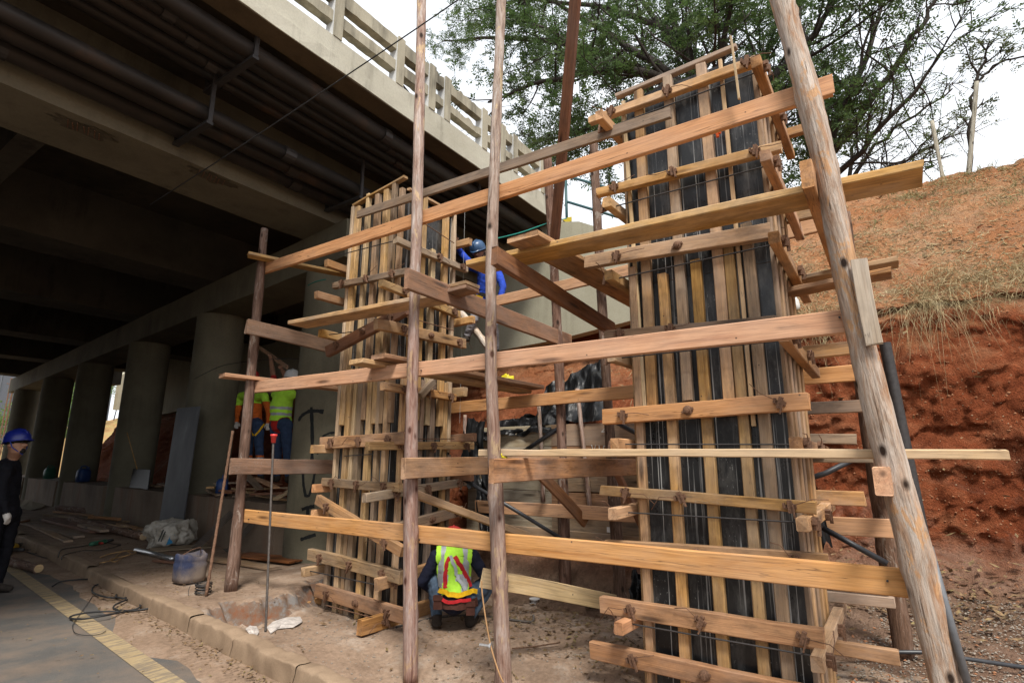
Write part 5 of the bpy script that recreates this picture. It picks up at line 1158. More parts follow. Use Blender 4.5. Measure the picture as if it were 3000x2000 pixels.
cw = person('worker crouching with his back turned in lime vest and red harness', J, dict(skin=SKIN, hair=HAIR, navy=NAVY, jeans=JEANS, boot=BOOT), dict(torso='navy', sleeve='navy', forearm='navy', legs='jeans', boot='boot', hand='skin'), f, (HEL_RED, STRAP), dict(lo=.02, hi=1.25, mats=[LIME, GREYB], mat=vmat, off=.02), 1.0, V((.5,.36,.8)))
def ribbon(name, pts, w_, m, parent, nrm, t=.006):
    mb = MB(); vs = []; n = len(pts)
    for i, p in enumerate(pts):
        tn = (V(pts[min(i+1,n-1)])-V(pts[max(i-1,0)])).normalized(); sd2 = tn.cross(V(nrm[i] if isinstance(nrm, list) else nrm)).normalized()*w_/2; nn = V(nrm[i] if isinstance(nrm, list) else nrm).normalized()*t
        p = V(p); vs += [p+sd2, p-sd2, p-sd2+nn, p+sd2+nn]
    fs = [(i*4+j, i*4+(j+1) % 4, (i+1)*4+(j+1) % 4, (i+1)*4+j) for i in range(n-1) for j in range(4)]+[(3,2,1,0), tuple((n-1)*4+j for j in range(4))]
    mb.add(vs, fs); return mb.build(name, m, parent)
def hit(o, px_, py_, off=.008):
    d = ray(px_, py_).normalized(); ok, loc, nr, _ = o.ray_cast(CAM, d)
    return (loc+nr*off, nr) if ok else None
bpy.context.view_layer.update()
def strap_on(name, pxs, w_, m, o, off=.028):
    pts = []; nr = []
    for i in range(len(pxs)-1):
        for k in range(3):
            x = pxs[i][0]+(pxs[i+1][0]-pxs[i][0])*k/3; y = pxs[i][1]+(pxs[i+1][1]-pxs[i][1])*k/3; h_ = hit(o, x, y, off)
            if h_: pts.append(h_[0]); nr.append((h_[1]-ray(x, y).normalized()).normalized())
    h_ = hit(o, *pxs[-1], off)
    if h_: pts.append(h_[0]); nr.append((h_[1]-ray(*pxs[-1]).normalized()).normalized())
    if len(pts) > 1: ribbon(name, pts, w_, m, o, nr)
HARN, YST = cloth('red_webbing', (.42,.02,.025)), cloth('yellow_webbing', (.62,.36,.01)); LEATHER = cloth('brown_leather', (.07,.028,.02))
strap_on('harness_strap', [(1318,1636),(1313,1660),(1309,1690),(1308,1722)], .042, HARN, cw); strap_on('harness_strap', [(1332,1634),(1346,1660),(1360,1690),(1372,1722)], .042, HARN, cw)
strap_on('lanyard', [(1324,1630),(1328,1650),(1336,1680),(1346,1708),(1356,1728)], .03, GREYB, cw, .04)
strap_on('waist_belt', [(1290,1732),(1310,1740),(1340,1745),(1370,1738),(1392,1734)], .045, YST, cw, .03); strap_on('tool_belt', [(1290,1762),(1315,1770),(1340,1772),(1370,1766),(1394,1758)], .085, LEATHER, cw, .02)
strap_on('red_band', [(1296,1752),(1318,1760),(1345,1761),(1375,1754)], .03, HARN, cw, .035)
for (x, y) in ((1273,1756),(1382,1772)):
    h_ = hit(cw, x+ (14 if x < 1300 else -8), y, .03); c = h_[0] if h_ else ax(x, y, 4.35)
    M = Matrix.Translation(c) @ Matrix.Rotation(math.atan2(s_.y, s_.x), 4, 'Z'); mb = MB(); mb.box((-.042,-.025,-.08), (.042,.025,.04), 0, M); mb.box((-.046,-.034,.0), (.046,-.026,.046), 0, M); mb.build('tool_pouch', LEATHER, cw)

# worker in blue high on the scaffold
J = dict(pelvis=ax(1420,885,6.2), chest=ax(1427,825,6.16), upper=ax(1422,788,6.1), neck=ax(1410,764,6.04), head=ax(1402,738,5.98), shl=ax(1456,790,6.08), shr=ax(1386,783,6.06), elr=ax(1352,742,6.0), wrr=ax(1334,712,5.82), hdr=ax(1331,690,5.76), ell=ax(1474,840,6.0), wrl=ax(1464,882,5.9), hdl=ax(1461,905,5.88),
         hpl=ax(1440,890,6.2), hpr=ax(1402,888,6.2), knr=ax(1388,938,5.98), knl=ax(1446,950,6.05), anr=ax(1368,985,5.98), anl=ax(1452,1025,6.15), tor=ax(1358,995,5.86), tol=ax(1446,1036,6.02))
bw = person('worker in a bright blue shirt and slate blue helmet climbing the scaffold', J, dict(skin=SKIN, hair=HAIR, blue=BLUEC2, grey=GREYT, boot=BOOT), dict(torso='blue', sleeve='blue', forearm='blue', legs='grey', boot='boot', hand='skin'), V((-.75,-.15,-.55)), (HEL_NAVY, STRAP), None, .96, V((-.55,-.1,.85)), 1.0)
strap_on('waist_belt', [(1388,858),(1410,862),(1440,866)], .05, STRAP, bw, .012); strap_on('yellow_lanyard', [(1364,852),(1390,862),(1416,872)], .02, YST, bw, .03)
# logs he stands on
o = pole('log_prop', ax(1350,918,6.12), ax(1432,1018,6.0), .055, .05, BARK_GREY, None, 14, 10, .01, 4); tag(o, 'round log prop slanting down below the man in blue', 'log')

# two workers between the columns
J = dict(pelvis=al(822,1243,4.70), chest=al(824,1188,4.70), upper=al(832,1160,4.70), neck=al(845,1138,4.71), head=al(854,1113,4.73), shl=al(812,1156,4.67), shr=al(852,1156,4.75), ell=al(801,1105,4.71), wrl=al(793,1052,4.77), hdl=al(788,1030,4.77), elr=al(838,1110,4.83), wrr=al(826,1082,4.85), hdr=al(820,1064,4.85),
         hpl=al(808,1245,4.69), hpr=al(838,1245,4.71), knl=al(812,1320,4.65), knr=al(842,1320,4.69), anl=al(812,1394,4.70), anr=al(845,1396,4.73), tol=al(800,1402,4.73), tor=al(845,1406,4.83))
gw = person('worker in lime vest and jeans lifting a batten between the columns', J, dict(skin=SKIN, hair=HAIR, red=REDC, jeans=DJEANS, boot=BOOT), dict(torso='red', sleeve='red', forearm='skin', legs='jeans', boot='boot', hand='skin'), V((.4,.9,.1)), (HEL_WHITE, BSTRAP), dict(lo=.12, hi=1.22, mats=[LIME, GREYB], mat=lambda h, x: 1 if (.30 < h < .40 or .52 < h < .62) else 0, off=.018), 1.04)
o = board('held_batten', al(742,1006,4.78), al(842,1076,4.87), .07, .03, W_BRN, seg=3); tag(o, 'brown batten held overhead by the worker in lime vest', 'batten')
J = dict(pelvis=al(742,1240,4.85), chest=al(742,1190,4.85), upper=al(740,1160,4.85), neck=al(739,1136,4.85), head=al(738,1112,4.83), shl=al(775,1160,4.85), shr=al(706,1160,4.85), elr=al(697,1205,4.83), wrr=al(694,1236,4.77), ell=al(788,1205,4.83), wrl=al(786,1240,4.77),
         hpl=al(756,1244,4.85), hpr=al(728,1244,4.85), knl=al(760,1320,4.80), knr=al(728,1320,4.80), anl=al(764,1394,4.85), anr=al(726,1394,4.85), tol=al(768,1402,4.75), tor=al(722,1402,4.75))
def zones(cen, idx, bi, names, P, U):
    h = (cen[:, 2]-P.z)/(U.z-P.z); li, oi = names.index('lime'), names.index('orange')
    idx[(idx == oi) & (h > .72)] = li; an = names.index('jeans'); lo = P.z-1.0*(U.z-P.z)*1.45
    idx[(idx == an) & (np.abs(cen[:, 2]-(lo+.11)) < .03)] = names.index('band'); idx[(idx == an) & (np.abs(cen[:, 2]-(lo+.155)) < .016)] = oi; idx[(idx == an) & (np.abs(cen[:, 2]-(lo+.065)) < .016)] = oi
ow = person('worker in orange and lime shirt standing behind the dark pole', J, dict(skin=SKIN, hair=HAIR, orange=ORNG, lime=LIME, jeans=DJEANS, boot=BOOT, glove=GLOVE, band=GREYB), dict(torso='orange', sleeve='orange', forearm='orange', legs='jeans', boot='boot', hand='glove', zones=zones), V((-.8,-.6,0)), (HEL_RED, STRAP), None, 1.05)
strap_on('yellow_strap', [(722,1242),(735,1262),(745,1275)], .03, YST, ow, .012); strap_on('yellow_strap', [(772,1242),(760,1262),(748,1276)], .03, YST, ow, .012)

# man in dark clothes at the road edge
c0 = dp(15, 1500, 6.45); fx_ = V((RT.x, RT.y, 0)).normalized(); sx_ = V((-fx_.y, fx_.x, 0))         # faces to the right, sx_ points away from the camera
J = dict(pelvis=dp(8,1505,6.45), chest=dp(14,1410,6.45), upper=dp(22,1372,6.45), neck=dp(38,1340,6.45), head=dp(50,1303,6.45), shl=dp(18,1372,6.65), shr=dp(16,1374,6.27), ell=dp(10,1450,6.72), wrl=dp(40,1500,6.7), elr=dp(4,1450,6.18), wrr=dp(18,1500,6.15), hdr=dp(24,1530,6.13))
for k, o_ in (('l', .1), ('r', -.1)):
    hp = V(J['pelvis'])+sx_*o_; J['hp'+k] = hp; J['kn'+k] = V((hp.x, hp.y, .52))+fx_*.03; J['an'+k] = V((hp.x, hp.y, .10)); J['to'+k] = V((hp.x, hp.y, .05))+fx_*.15
person('man in black clothes and blue helmet looking up at the works', J, dict(skin=SKIN, hair=HAIR, black=BLACKC, boot=BOOT, glove=GLOVE), dict(torso='black', sleeve='black', forearm='black', legs='black', boot='boot', hand='glove'), fx_+V((0,0,.25)), (HEL_BLUE, BSTRAP), None, 1.0, V((-.18*fx_.x,-.18*fx_.y,1)), 1.02, beard=True)
# ------------------------------------------------------------------ trees
def leaf_quads(cen, dr_, nr, ln, wd):
    """diamond leaflets: centre base, direction, normal"""
    s = np.cross(dr_, nr); s /= np.linalg.norm(s, axis=1)[:, None]+1e-9
    mid = cen+dr_*(ln*.5)[:, None]
    return np.stack([cen, mid+s*(wd*.5)[:, None], cen+dr_*ln[:, None], mid-s*(wd*.5)[:, None]], 1)
def sprays(pts, dirs, nleaf, ln, wd, rl):
    """a feather-like spray of leaflets at every point"""
    N = len(pts); out = []
    d = dirs/(np.linalg.norm(dirs, axis=1)[:, None]+1e-9); up = rng.normal(0, .5, (N, 3)); up[:, 2] += .8
    s = np.cross(d, up); s /= np.linalg.norm(s, axis=1)[:, None]+1e-9; n = np.cross(s, d)
    R = rl*rng.uniform(.6, 1.2, N)
    for k in range(nleaf):
        t = (k//2+.6)/(nleaf/2+.4); sg = 1 if k % 2 else -1
        c = pts+d*(R*t)[:, None]-n*0+np.array([0, 0, -1])*(R*t*t*.28)[:, None]
        dd = d*.55+s*sg*.85+rng.normal(0, .18, (N, 3)); dd /= np.linalg.norm(dd, axis=1)[:, None]
        nn = n+rng.normal(0, .35, (N, 3)); L_ = ln*rng.uniform(.65, 1.2, N)*(1-.35*abs(t-.5)); out.append(leaf_quads(c, dd, nn, L_, L_*wd))
    return np.concatenate(out)
def make_tree(name, label, limbs, base, leafm_, seed, r0=.28, kids=(9, 6), spr=7, ln=.09, rl=.26, klen=(2.2, .9), thin=1.0, group=None, leafprob=1.0, bare=0.0):
    R = random.Random(seed); t = thing(name, label, 'tree', base, group); mb = MB(); LP = []; LD = []
    def jig(p, a): return V((p.x+R.uniform(-a, a), p.y+R.uniform(-a, a), p.z+R.uniform(-a, a)))
    def path(p, d, ln_, n, wand, grav=0.0):
        P = [p]; dd = V(d).normalized()
        for i in range(n):
            dd = (dd+V((R.uniform(-wand, wand), R.uniform(-wand, wand), R.uniform(-wand, wand)+grav))).normalized(); P.append(P[-1]+dd*ln_/n)
        return P
    for (pts, ra) in limbs:
        P = []
        for i in range(len(pts)-1):
            for k in range(4): P.append(jig(V(pts[i]).lerp(V(pts[i+1]), k/4), .06 if i else .02))
        P.append(V(pts[-1])); n = len(P); mb.tube(P, [ra*(1-.86*i/(n-1))+.012 for i in range(n)], 8, caps=False)
        tot = sum((P[i+1]-P[i]).length for i in range(n-1))
        for q in range(kids[0]):
            s = .18+.82*(q+R.random())/kids[0]; i = min(n-2, int(s*(n-1))); p = P[i].lerp(P[i+1], s*(n-1)-i); tn = (P[i+1]-P[i]).normalized()
            rnd = V((R.gauss(0,1), R.gauss(0,1), R.gauss(0,.7))).normalized(); d = (tn*.55+rnd*.8+V((0,0,.18))).normalized()
            ln1 = klen[0]*R.uniform(.6, 1.25)*(1.15-.5*s); P1 = path(p, d, ln1, 6, .22, .02); r1 = max(.014, ra*(1-.8*s)*.42); mb.tube(P1, [r1*(1-.75*k/6)+.005 for k in range(7)], 5, caps=False)
            sparse = R.random() < bare
            for q2 in range(kids[1]):
                s2 = .2+.8*(q2+R.random())/kids[1]; i2 = min(5, int(s2*6)); p2 = P1[i2].lerp(P1[i2+1], s2*6-i2); tn2 = (P1[i2+1]-P1[i2]).normalized()
                d2 = (tn2*.6+V((R.gauss(0,1), R.gauss(0,1), R.gauss(0,.7))).normalized()*.8).normalized(); ln2 = klen[1]*R.uniform(.6, 1.3); P2 = path(p2, d2, ln2, 4, .3, -.02); mb.tube(P2, [.011,.009,.007,.006,.004], 4, caps=False)
                for q3 in range(spr):
                    if R.random() > (leafprob*.15 if sparse else leafprob): continue
                    s3 = .15+.85*(q3+R.random())/spr; i3 = min(3, int(s3*4)); LP.append(P2[i3].lerp(P2[i3+1], s3*4-i3)); dv = (P2[i3+1]-P2[i3]).normalized()*.5+V((R.gauss(0,1), R.gauss(0,1), R.gauss(0,.6))).normalized(); LD.append(dv)
    mb.build('trunk', TRUNK, t, None, True)
    L_ = sprays(np.array(LP), np.array(LD), 10, ln, .42, rl); o = link('crown', poly_mesh(L_, 4, leafm_, 'crown'), None, t); o['kind'] = 'stuff'
    return t
def LM(pts, r): return ([ax(x, y, X) for x, y, X in pts], r)
fork = (2085, 335, 14.0)
limbs = [LM([(2200,640,14.2),(2140,470,14.1),fork,(2040,230,14.2),(1990,100,14.4),(1930,-80,14.5)], .30),
    LM([fork,(1960,235,13.2),(1800,200,12.6),(1600,235,12.2),(1430,300,12.0)], .15), LM([fork,(1950,250,14.8),(1700,130,15.3),(1450,110,15.6),(1300,120,15.8)], .16),
    LM([fork,(1930,190,13.6),(1720,60,13.2),(1520,-60,13.0)], .15), LM([fork,(2010,170,15),(1880,0,15.6),(1800,-160,16)], .14), LM([fork,(2110,170,13),(2160,-40,12.4)], .14),
    LM([(2130,450,14.1),(2250,250,13.6),(2390,90,13.4),(2500,-90,13.3)], .15), LM([fork,(1880,320,14.5),(1680,390,14.6),(1560,420,14.6)], .10), LM([fork,(2190,260,15.2),(2280,100,15.6),(2330,-80,16)], .13),
    LM([(1960,235,13.2),(1840,330,12.6),(1740,400,12.2)], .07), LM([(1990,100,14.4),(1780,20,14.6),(1560,0,14.8),(1380,30,15)], .10), LM([(2140,470,14.1),(2210,420,13.5),(2330,330,13)], .08), LM([(1800,200,12.6),(1640,110,12),(1480,40,11.6)], .07)]
make_tree('shade_tree', 'large spreading tree with dark limbs and feathery leaves behind the formworks', limbs, ax(2200,640,14.2), LEAF, 5, kids=(14, 8), spr=10, ln=.11, rl=.31, klen=(2.5, 1.1), bare=.2)
limbs = [LM([(2400,620,14.6),(2400,520,14.6),(2470,400,14.4),(2600,220,14.2),(2690,80,14),(2760,-30,14)], .12), LM([(2400,520,14.6),(2460,330,15),(2560,120,15.4),(2600,-60,15.6)], .11), LM([(2395,560,14.6),(2530,440,14),(2670,270,13.6),(2760,150,13.5)], .07), LM([(2400,520,14.6),(2340,330,15),(2380,150,15.5)], .09), LM([(2395,560,14.6),(2420,470,13.6),(2500,250,13),(2560,60,12.8)], .07)]
make_tree('multi_stem_tree', 'slender multi-stemmed tree with open feathery crown on the bank crest', limbs, ax(2400,620,14.6), LEAF, 9, kids=(11, 6), spr=5, ln=.095, rl=.28, klen=(1.7, .9), bare=.35)
limbs = [LM([(2470,560,16.5),(2560,430,16.5),(2690,330,16.4),(2790,260,16.4)], .05), LM([(2470,560,16.5),(2580,500,16.5),(2720,440,16.4),(2790,400,16.4)], .04), LM([(2480,560,16.5),(2500,430,16.5),(2560,330,16.5)], .05), LM([(2500,560,16),(2620,480,16),(2700,520,16)], .03)]
make_tree('thin_shrub', 'thin pale shrub with see-through twigs right of the slender tree', limbs, ax(2470,580,16.5), LEAF2, 13, kids=(10, 6), spr=4, ln=.07, rl=.22, klen=(1.3, .7), leafprob=.55)
limbs = [LM([(2838,640,13.0),(2842,470,13.0),(2848,330,13.0),(2856,245,13.0),(2920,190,13.0),(3010,165,13.0)], .03), LM([(2856,245,13.0),(2880,180,13),(2900,120,13)], .02)]
make_tree('young_tree', 'young staked sapling with a few leaves against the white sky', limbs, ax(2842,470,13.0), LEAF2, 17, kids=(5, 3), spr=5, ln=.075, rl=.22, klen=(.5, .35))
BAMBOO = bark('bamboo_stake', (.26,.23,.17), (.36,.33,.26), (.44,.41,.34))
for (x0, y0, x1, y1, X, l_) in ((2838,490,2862,240,12.7,'thick grey bamboo stake tied to the young sapling'),(2762,520,2730,355,12.6,'pale slanting bamboo stake on the bank crest')):
    p_, q_ = ax(x0, y0, X), ax(x1, y1, X); o = pole('bamboo_stake', p_+(p_-q_).normalized()*1.1, q_, .045 if X > 12.65 else .03, .035, BAMBOO, None, 14, 10, .01, 0); tag(o, l_, 'stake')
# ------------------------------------------------------------------ grass, straw, litter
def blades(P, D, ln, wd, droop, m, name, seg=3):
    """curved tapering blades as strips; returned as one object"""
    N = len(P); D = D/np.linalg.norm(D, axis=1)[:, None]; s = np.cross(D, rng.normal(0, 1, (N, 3))); s /= np.linalg.norm(s, axis=1)[:, None]+1e-9
    q = []; prev = None
    for k in range(seg+1):
        t = k/seg; c = P+D*(ln*t)[:, None]+np.array([0, 0, -1.0])*(droop*ln*t*t)[:, None]; w_ = s*(wd*(1-.8*t)*.5)[:, None]; cur = (c-w_, c+w_)
        if prev is not None: q.append(np.stack([prev[0], prev[1], cur[1], cur[0]], 1))
        prev = cur
    return link(name, poly_mesh(np.concatenate(q), 4, m, name))
def bank_samples(n, y0, y1, c0, c1, f=None):
    iy = np.nonzero((yb >= y0) & (yb <= y1))[0]; nc = BG.shape[1]; a = rng.integers(0, len(iy)-1, n); c = rng.integers(int(c0*nc), int(c1*nc)-1, n)
    fu, fv = rng.random(n)[:, None], rng.random(n)[:, None]; A = BG[iy[a], c]; Bv = BG[iy[a]+1, c]; C_ = BG[iy[a], c+1]
    return A+(Bv-A)*fu+(C_-A)*fv
cum = np.cumsum([0]+DEN)/sum(DEN)
P0 = bank_samples(900, -4.5, 1.9, cum[7], cum[10]); k_ = fbm(P0*np.array([.9,.9,.9]), 3, 77) > -.1; P0 = P0[k_]
tuft = np.repeat(P0, 14, 0)+rng.normal(0, .07, (len(P0)*14, 3))*np.array([1, 1, .3]); n = len(tuft)
D = rng.normal(0, .6, (n, 3)); D[:, 2] = np.abs(D[:, 2])+.25; o = blades(tuft, D, rng.uniform(.06, .2, n), np.full(n, .008), rng.uniform(.2, 1.0, n), STRAW, 'dry_grass'); tag(o, 'dry grass tufts scattered over the red earth slope', 'grass', None, 'stuff')
P0 = bank_samples(130, -4.5, 1.9, cum[9], cum[10]); tuft = np.repeat(P0, 16, 0)+rng.normal(0, .06, (len(P0)*16, 3))*np.array([1,1,.3]); n = len(tuft); D = rng.normal(0, .5, (n, 3)); D[:, 2] = np.abs(D[:, 2])+.5
o = blades(tuft, D, rng.uniform(.06, .22, n), np.full(n, .008), rng.uniform(.1, .6, n), GREENGR, 'crest_grass'); tag(o, 'pale green grass along the crest of the bank', 'grass', None, 'stuff')
# matted grass hanging over the lip of the cut
P0 = bank_samples(620, -4.5, 1.9, cum[6], cum[8]-.01); k_ = (fbm(P0*np.array([.01,.8,.01]), 2, 5) > -.25) | (P0[:, 1] > .2); P0 = P0[k_]
tuft = np.repeat(P0, 13, 0)+rng.normal(0, .07, (len(P0)*13, 3)); n = len(tuft); D = rng.normal(0, .8, (n, 3)); D[:, 0] -= .55; D[:, 2] += .35
o = blades(tuft, D, rng.uniform(.10, .36, n), np.full(n, .008), rng.uniform(.3, 1.3, n), STRAW, 'matted_grass', 4); tag(o, 'matted straw-coloured grass hanging over the lip of the cut', 'grass', None, 'stuff')
P0 = np.array([bank_pt(y_, (cum[6]+cum[7])/2) for y_ in np.concatenate([rng.normal(-.35, .16, 40), rng.normal(-.75, .1, 14), rng.normal(1.0, .25, 40)])]); P0[:, 0] -= .06; tuft = np.repeat(P0, 5, 0)+rng.normal(0, .05, (len(P0)*5, 3)); n = len(tuft); D = rng.normal(0, .45, (n, 3)); D[:, 0] -= .5; D[:, 2] -= .25
o = blades(tuft, D, rng.uniform(.2, .75, n), np.full(n, .006), rng.uniform(.5, 1.2, n), STRAW, 'hanging_roots', 5); tag(o, 'long pale roots and straws hanging down the red cut face', 'grass', None, 'stuff')
P0 = bank_samples(8000, -4.5, 2.0, cum[7], cum[10]); n = len(P0); P0[:, 2] += .012; k_ = fbm(P0*1.6, 3, 91)+rng.normal(0, .25, n) > -.15; P0 = P0[k_]; n = len(P0); D = rng.normal(0, 1, (n, 3)); D[:, 2] = D[:, 0]*.75+rng.normal(0, .12, n)
o = blades(P0, D, rng.uniform(.04, .2, n), rng.uniform(.006, .016, n), np.zeros(n), STRAW, 'straw_litter', 1); tag(o, 'dead straw and twigs lying over the earth slope', 'litter', None, 'stuff')
bl = bank_samples(2600, -4.5, 1.9, cum[7], cum[10]); bl = bl[fbm(bl*1.3+5, 3, 97) > .0]; n = len(bl); bl[:, 2] += .015; a_ = rng.uniform(0, 6.28, n); d_ = np.stack([np.cos(a_), np.sin(a_), np.cos(a_)*.75], 1); d_ /= np.linalg.norm(d_, axis=1)[:, None]; L_ = rng.uniform(.03, .09, n)
o = link('slope_litter', poly_mesh(leaf_quads(bl, d_, np.stack([-.6+rng.normal(0, .3, n), rng.normal(0, .3, n), np.full(n, .8)], 1), L_, L_*.45), 4, DEADLEAF, 'slope_litter')); tag(o, 'brown leaf litter caught on the earth slope', 'litter', None, 'stuff')
# under the wall: a little straw, dark roots
P0 = bank_samples(50, 2.6, 4.4, cum[6], cum[9]); tuft = np.repeat(P0, 12, 0)+rng.normal(0, .05, (len(P0)*12, 3)); n = len(tuft); D = rng.normal(0, .5, (n, 3)); D[:, 0] -= .6; D[:, 2] += .2
o = blades(tuft, D, rng.uniform(.1, .35, n), np.full(n, .007), rng.uniform(.6, 1.5, n), STRAW, 'dry_grass'); tag(o, 'dry straw hanging from the earth below the cream wall', 'grass', None, 'stuff')
# fallen leaves and twigs on the ground
def leaf_scatter(n, fy, fx, lo, hi, m, name, label, zf, dens=None):
    y = fy(n); x = fx(n, y); z = zf(x, y)
    k_ = np.ones(n, bool) if dens is None else dens(x, y); x, y, z = x[k_], y[k_], z[k_]; n = len(x)
    c = np.stack([x, y, z+rng.uniform(.006, .02, n)], 1); a = rng.uniform(0, 6.28, n); d = np.stack([np.cos(a), np.sin(a), rng.normal(0, .25, n)], 1); nr = np.stack([rng.normal(0, .35, n), rng.normal(0, .35, n), np.ones(n)], 1); L_ = rng.uniform(lo, hi, n)
    o = link(name, poly_mesh(leaf_quads(c, d, nr, L_, L_*rng.uniform(.25, .55, n)), 4, m, name)); tag(o, label, 'litter', None, 'stuff')
gz = lambda x, y: ground_h(x, y)
patchy = lambda x, y: fbm(np.stack([x*1.7, y*1.7, x*0+3], 1), 3, 55)+rng.normal(0, .35, len(x)) > .05
leaf_scatter(5200, lambda n: rng.uniform(-1.2, 5.3, n), lambda n, y: kx(y)+.2+rng.random(n)*(6.3-kx(y)), .02, .06, DEADLEAF, 'fallen_leaves', 'dead leaves and chips scattered over the dug ground', gz, patchy)
leaf_scatter(900, lambda n: rng.uniform(2.0, 5.2, n), lambda n, y: rng.normal(5.3, .5, n), .03, .09, DEADLEAF, 'fallen_leaves', 'thicker drift of brown leaves in front of the shoring', gz)
leaf_scatter(620, lambda n: rng.uniform(1.6, 8, n), lambda n, y: kx(y)-.02-np.abs(rng.normal(0, .10, n)), .02, .05, DEADLEAF, 'gutter_leaves', 'small dry leaves gathered along the foot of the kerb', lambda x, y: x*0+.012)
leaf_scatter(150, lambda n: rng.uniform(1.8, 8, n), lambda n, y: kx(y)-rng.uniform(.05, 1.3, n), .015, .04, DEADLEAF, 'road_litter', 'few dry leaf fragments on the asphalt', lambda x, y: x*0+.012)
leaf_scatter(700, lambda n: rng.uniform(5.6, 11, n), lambda n, y: kx(y)+.2+rng.random(n)*.9, .012, .04, DEADLEAF, 'pavement_litter', 'wood chips and leaf crumbs on the dusty pavement', lambda x, y: x*0+.148)
leaf_scatter(1500, lambda n: rng.uniform(-2.6, 1.4, n), lambda n, y: rng.normal(7.3, .45, n), .03, .12, DEADLEAF, 'fallen_leaves', 'leaf litter and sticks along the foot of the red cut', lambda x, y: np.interp(x, PA[:, 0], PA[:, 1])+.03)
# gravel: squashed low-poly stones
def stones(n, xy, zf, lo, hi, m, name, label):
    base = np.array([(1,0,0),(-1,0,0),(0,1,0),(0,-1,0),(0,0,1),(0,0,-1)], float); F = np.array([(0,2,4),(2,1,4),(1,3,4),(3,0,4),(2,0,5),(1,2,5),(3,1,5),(0,3,5)])
    x, y = xy(n); s = rng.uniform(lo, hi, n)**1.0; v = base[None]*rng.uniform(.6, 1.2, (n, 6, 1)); a = rng.uniform(0, 6.28, n); ca, sa = np.cos(a), np.sin(a)
    vx = v[:, :, 0]*ca[:, None]-v[:, :, 1]*sa[:, None]; vy = v[:, :, 0]*sa[:, None]+v[:, :, 1]*ca[:, None]; v = np.stack([vx, vy, v[:, :, 2]*.6], 2)*s[:, None, None]
    v += np.stack([x, y, zf(x, y)+s*.25], 1)[:, None, :]; T = v[:, F].reshape(-1, 3, 3); tag(link(name, poly_mesh(T, 3, m, name)), label, 'gravel', None, 'stuff')
GRAV = plain('grey_gravel', (.24,.205,.17), .9, .2, 0, .5, 40); CLOD = plain('earth_clod', (.27,.13,.07), .95, .1, 0, .4, 30)
bz = lambda x, y: np.maximum(np.interp(x, PA[:, 0], PA[:, 1]), ground_h(x, y))
stones(7500, lambda n: (rng.uniform(5.0, 7.4, n), rng.uniform(-2.4, .5, n)), bz, .004, .015, GRAV, 'gravel', 'grey crushed gravel spread at the foot of the bank')
stones(900, lambda n: (rng.uniform(4.4, 7.8, n), rng.uniform(-2.4, 1.2, n)), bz, .006, .022, CLOD, 'earth_clods', 'crumbs of red earth on the ground by the tall formwork')
stones(1500, lambda n: (rng.uniform(2.9, 6.0, n), rng.uniform(1.2, 5.4, n)), ground_h, .004, .014, GRAV, 'small_stones', 'small stones on the dug ground round the scaffold poles')
P0 = bank_samples(5200, -3.5, 5.6, cum[2], cum[6]); 
def bank_stones(P0, lo, hi, m, name, label):
    base = np.array([(1,0,0),(-1,0,0),(0,1,0),(0,-1,0),(0,0,1),(0,0,-1)], float); F = np.array([(0,2,4),(2,1,4),(1,3,4),(3,0,4),(2,0,5),(1,2,5),(3,1,5),(0,3,5)]); n = len(P0)
    v = base[None]*rng.uniform(.5, 1.2, (n, 6, 1))*rng.uniform(lo, hi, n)[:, None, None]+P0[:, None, :]; tag(link(name, poly_mesh(v[:, F].reshape(-1, 3, 3), 3, m, name)), label, 'earth', None, 'stuff')
bank_stones(bank_samples(2600, -4.0, 1.9, cum[7], cum[10]), .005, .024, plain('orange_clod', (.40,.19,.09), .95, .1, 0, .3, 30), 'slope_clods', 'loose orange clods on the upper earth slope'); bank_stones(P0, .004, .018, CLOD, 'cut_clods', 'crumbling red clods sticking out of the cut face'); bank_stones(bank_samples(260, -3.5, 1.6, cum[3], cum[6]), .004, .012, plain('pale_nodule', (.42,.32,.21), .9, .1), 'pale_nodules', 'pale nodules in the red cut face')

# ------------------------------------------------------------------ far things
TEALM = plain('teal_steel', (.02,.07,.075), .5, .4)
rl = thing('steel_railing', 'dark teal tubular railing on top of the bank beyond the wing wall', 'railing', ax(1662,650,9.4))
for (a, b) in (((1657,512),(1662,700)),((1835,560),(1840,740))): mb = MB(); mb.tube([ax(*b, 9.4), ax(*a, 9.4)], .03, 8); mb.build('railing_post', TEALM, rl, None, True)
for (a, b) in (((1657,515),(1850,570)),((1664,592),(1850,648))): mb = MB(); mb.tube([ax(*a, 9.4), ax(*b, 9.4)], .028, 8); mb.build('railing_bar', TEALM, rl, None, True)
ydk = plain('yellow_black_plate', (.5,.38,.02), .5, .3); mb = MB(); c = ax(1662,645,9.35); mb.box((c.x-.01, c.y-.10, c.z-.05), (c.x+.01, c.y+.12, c.z+.05)); mb.build('warning_plate', ydk, rl)
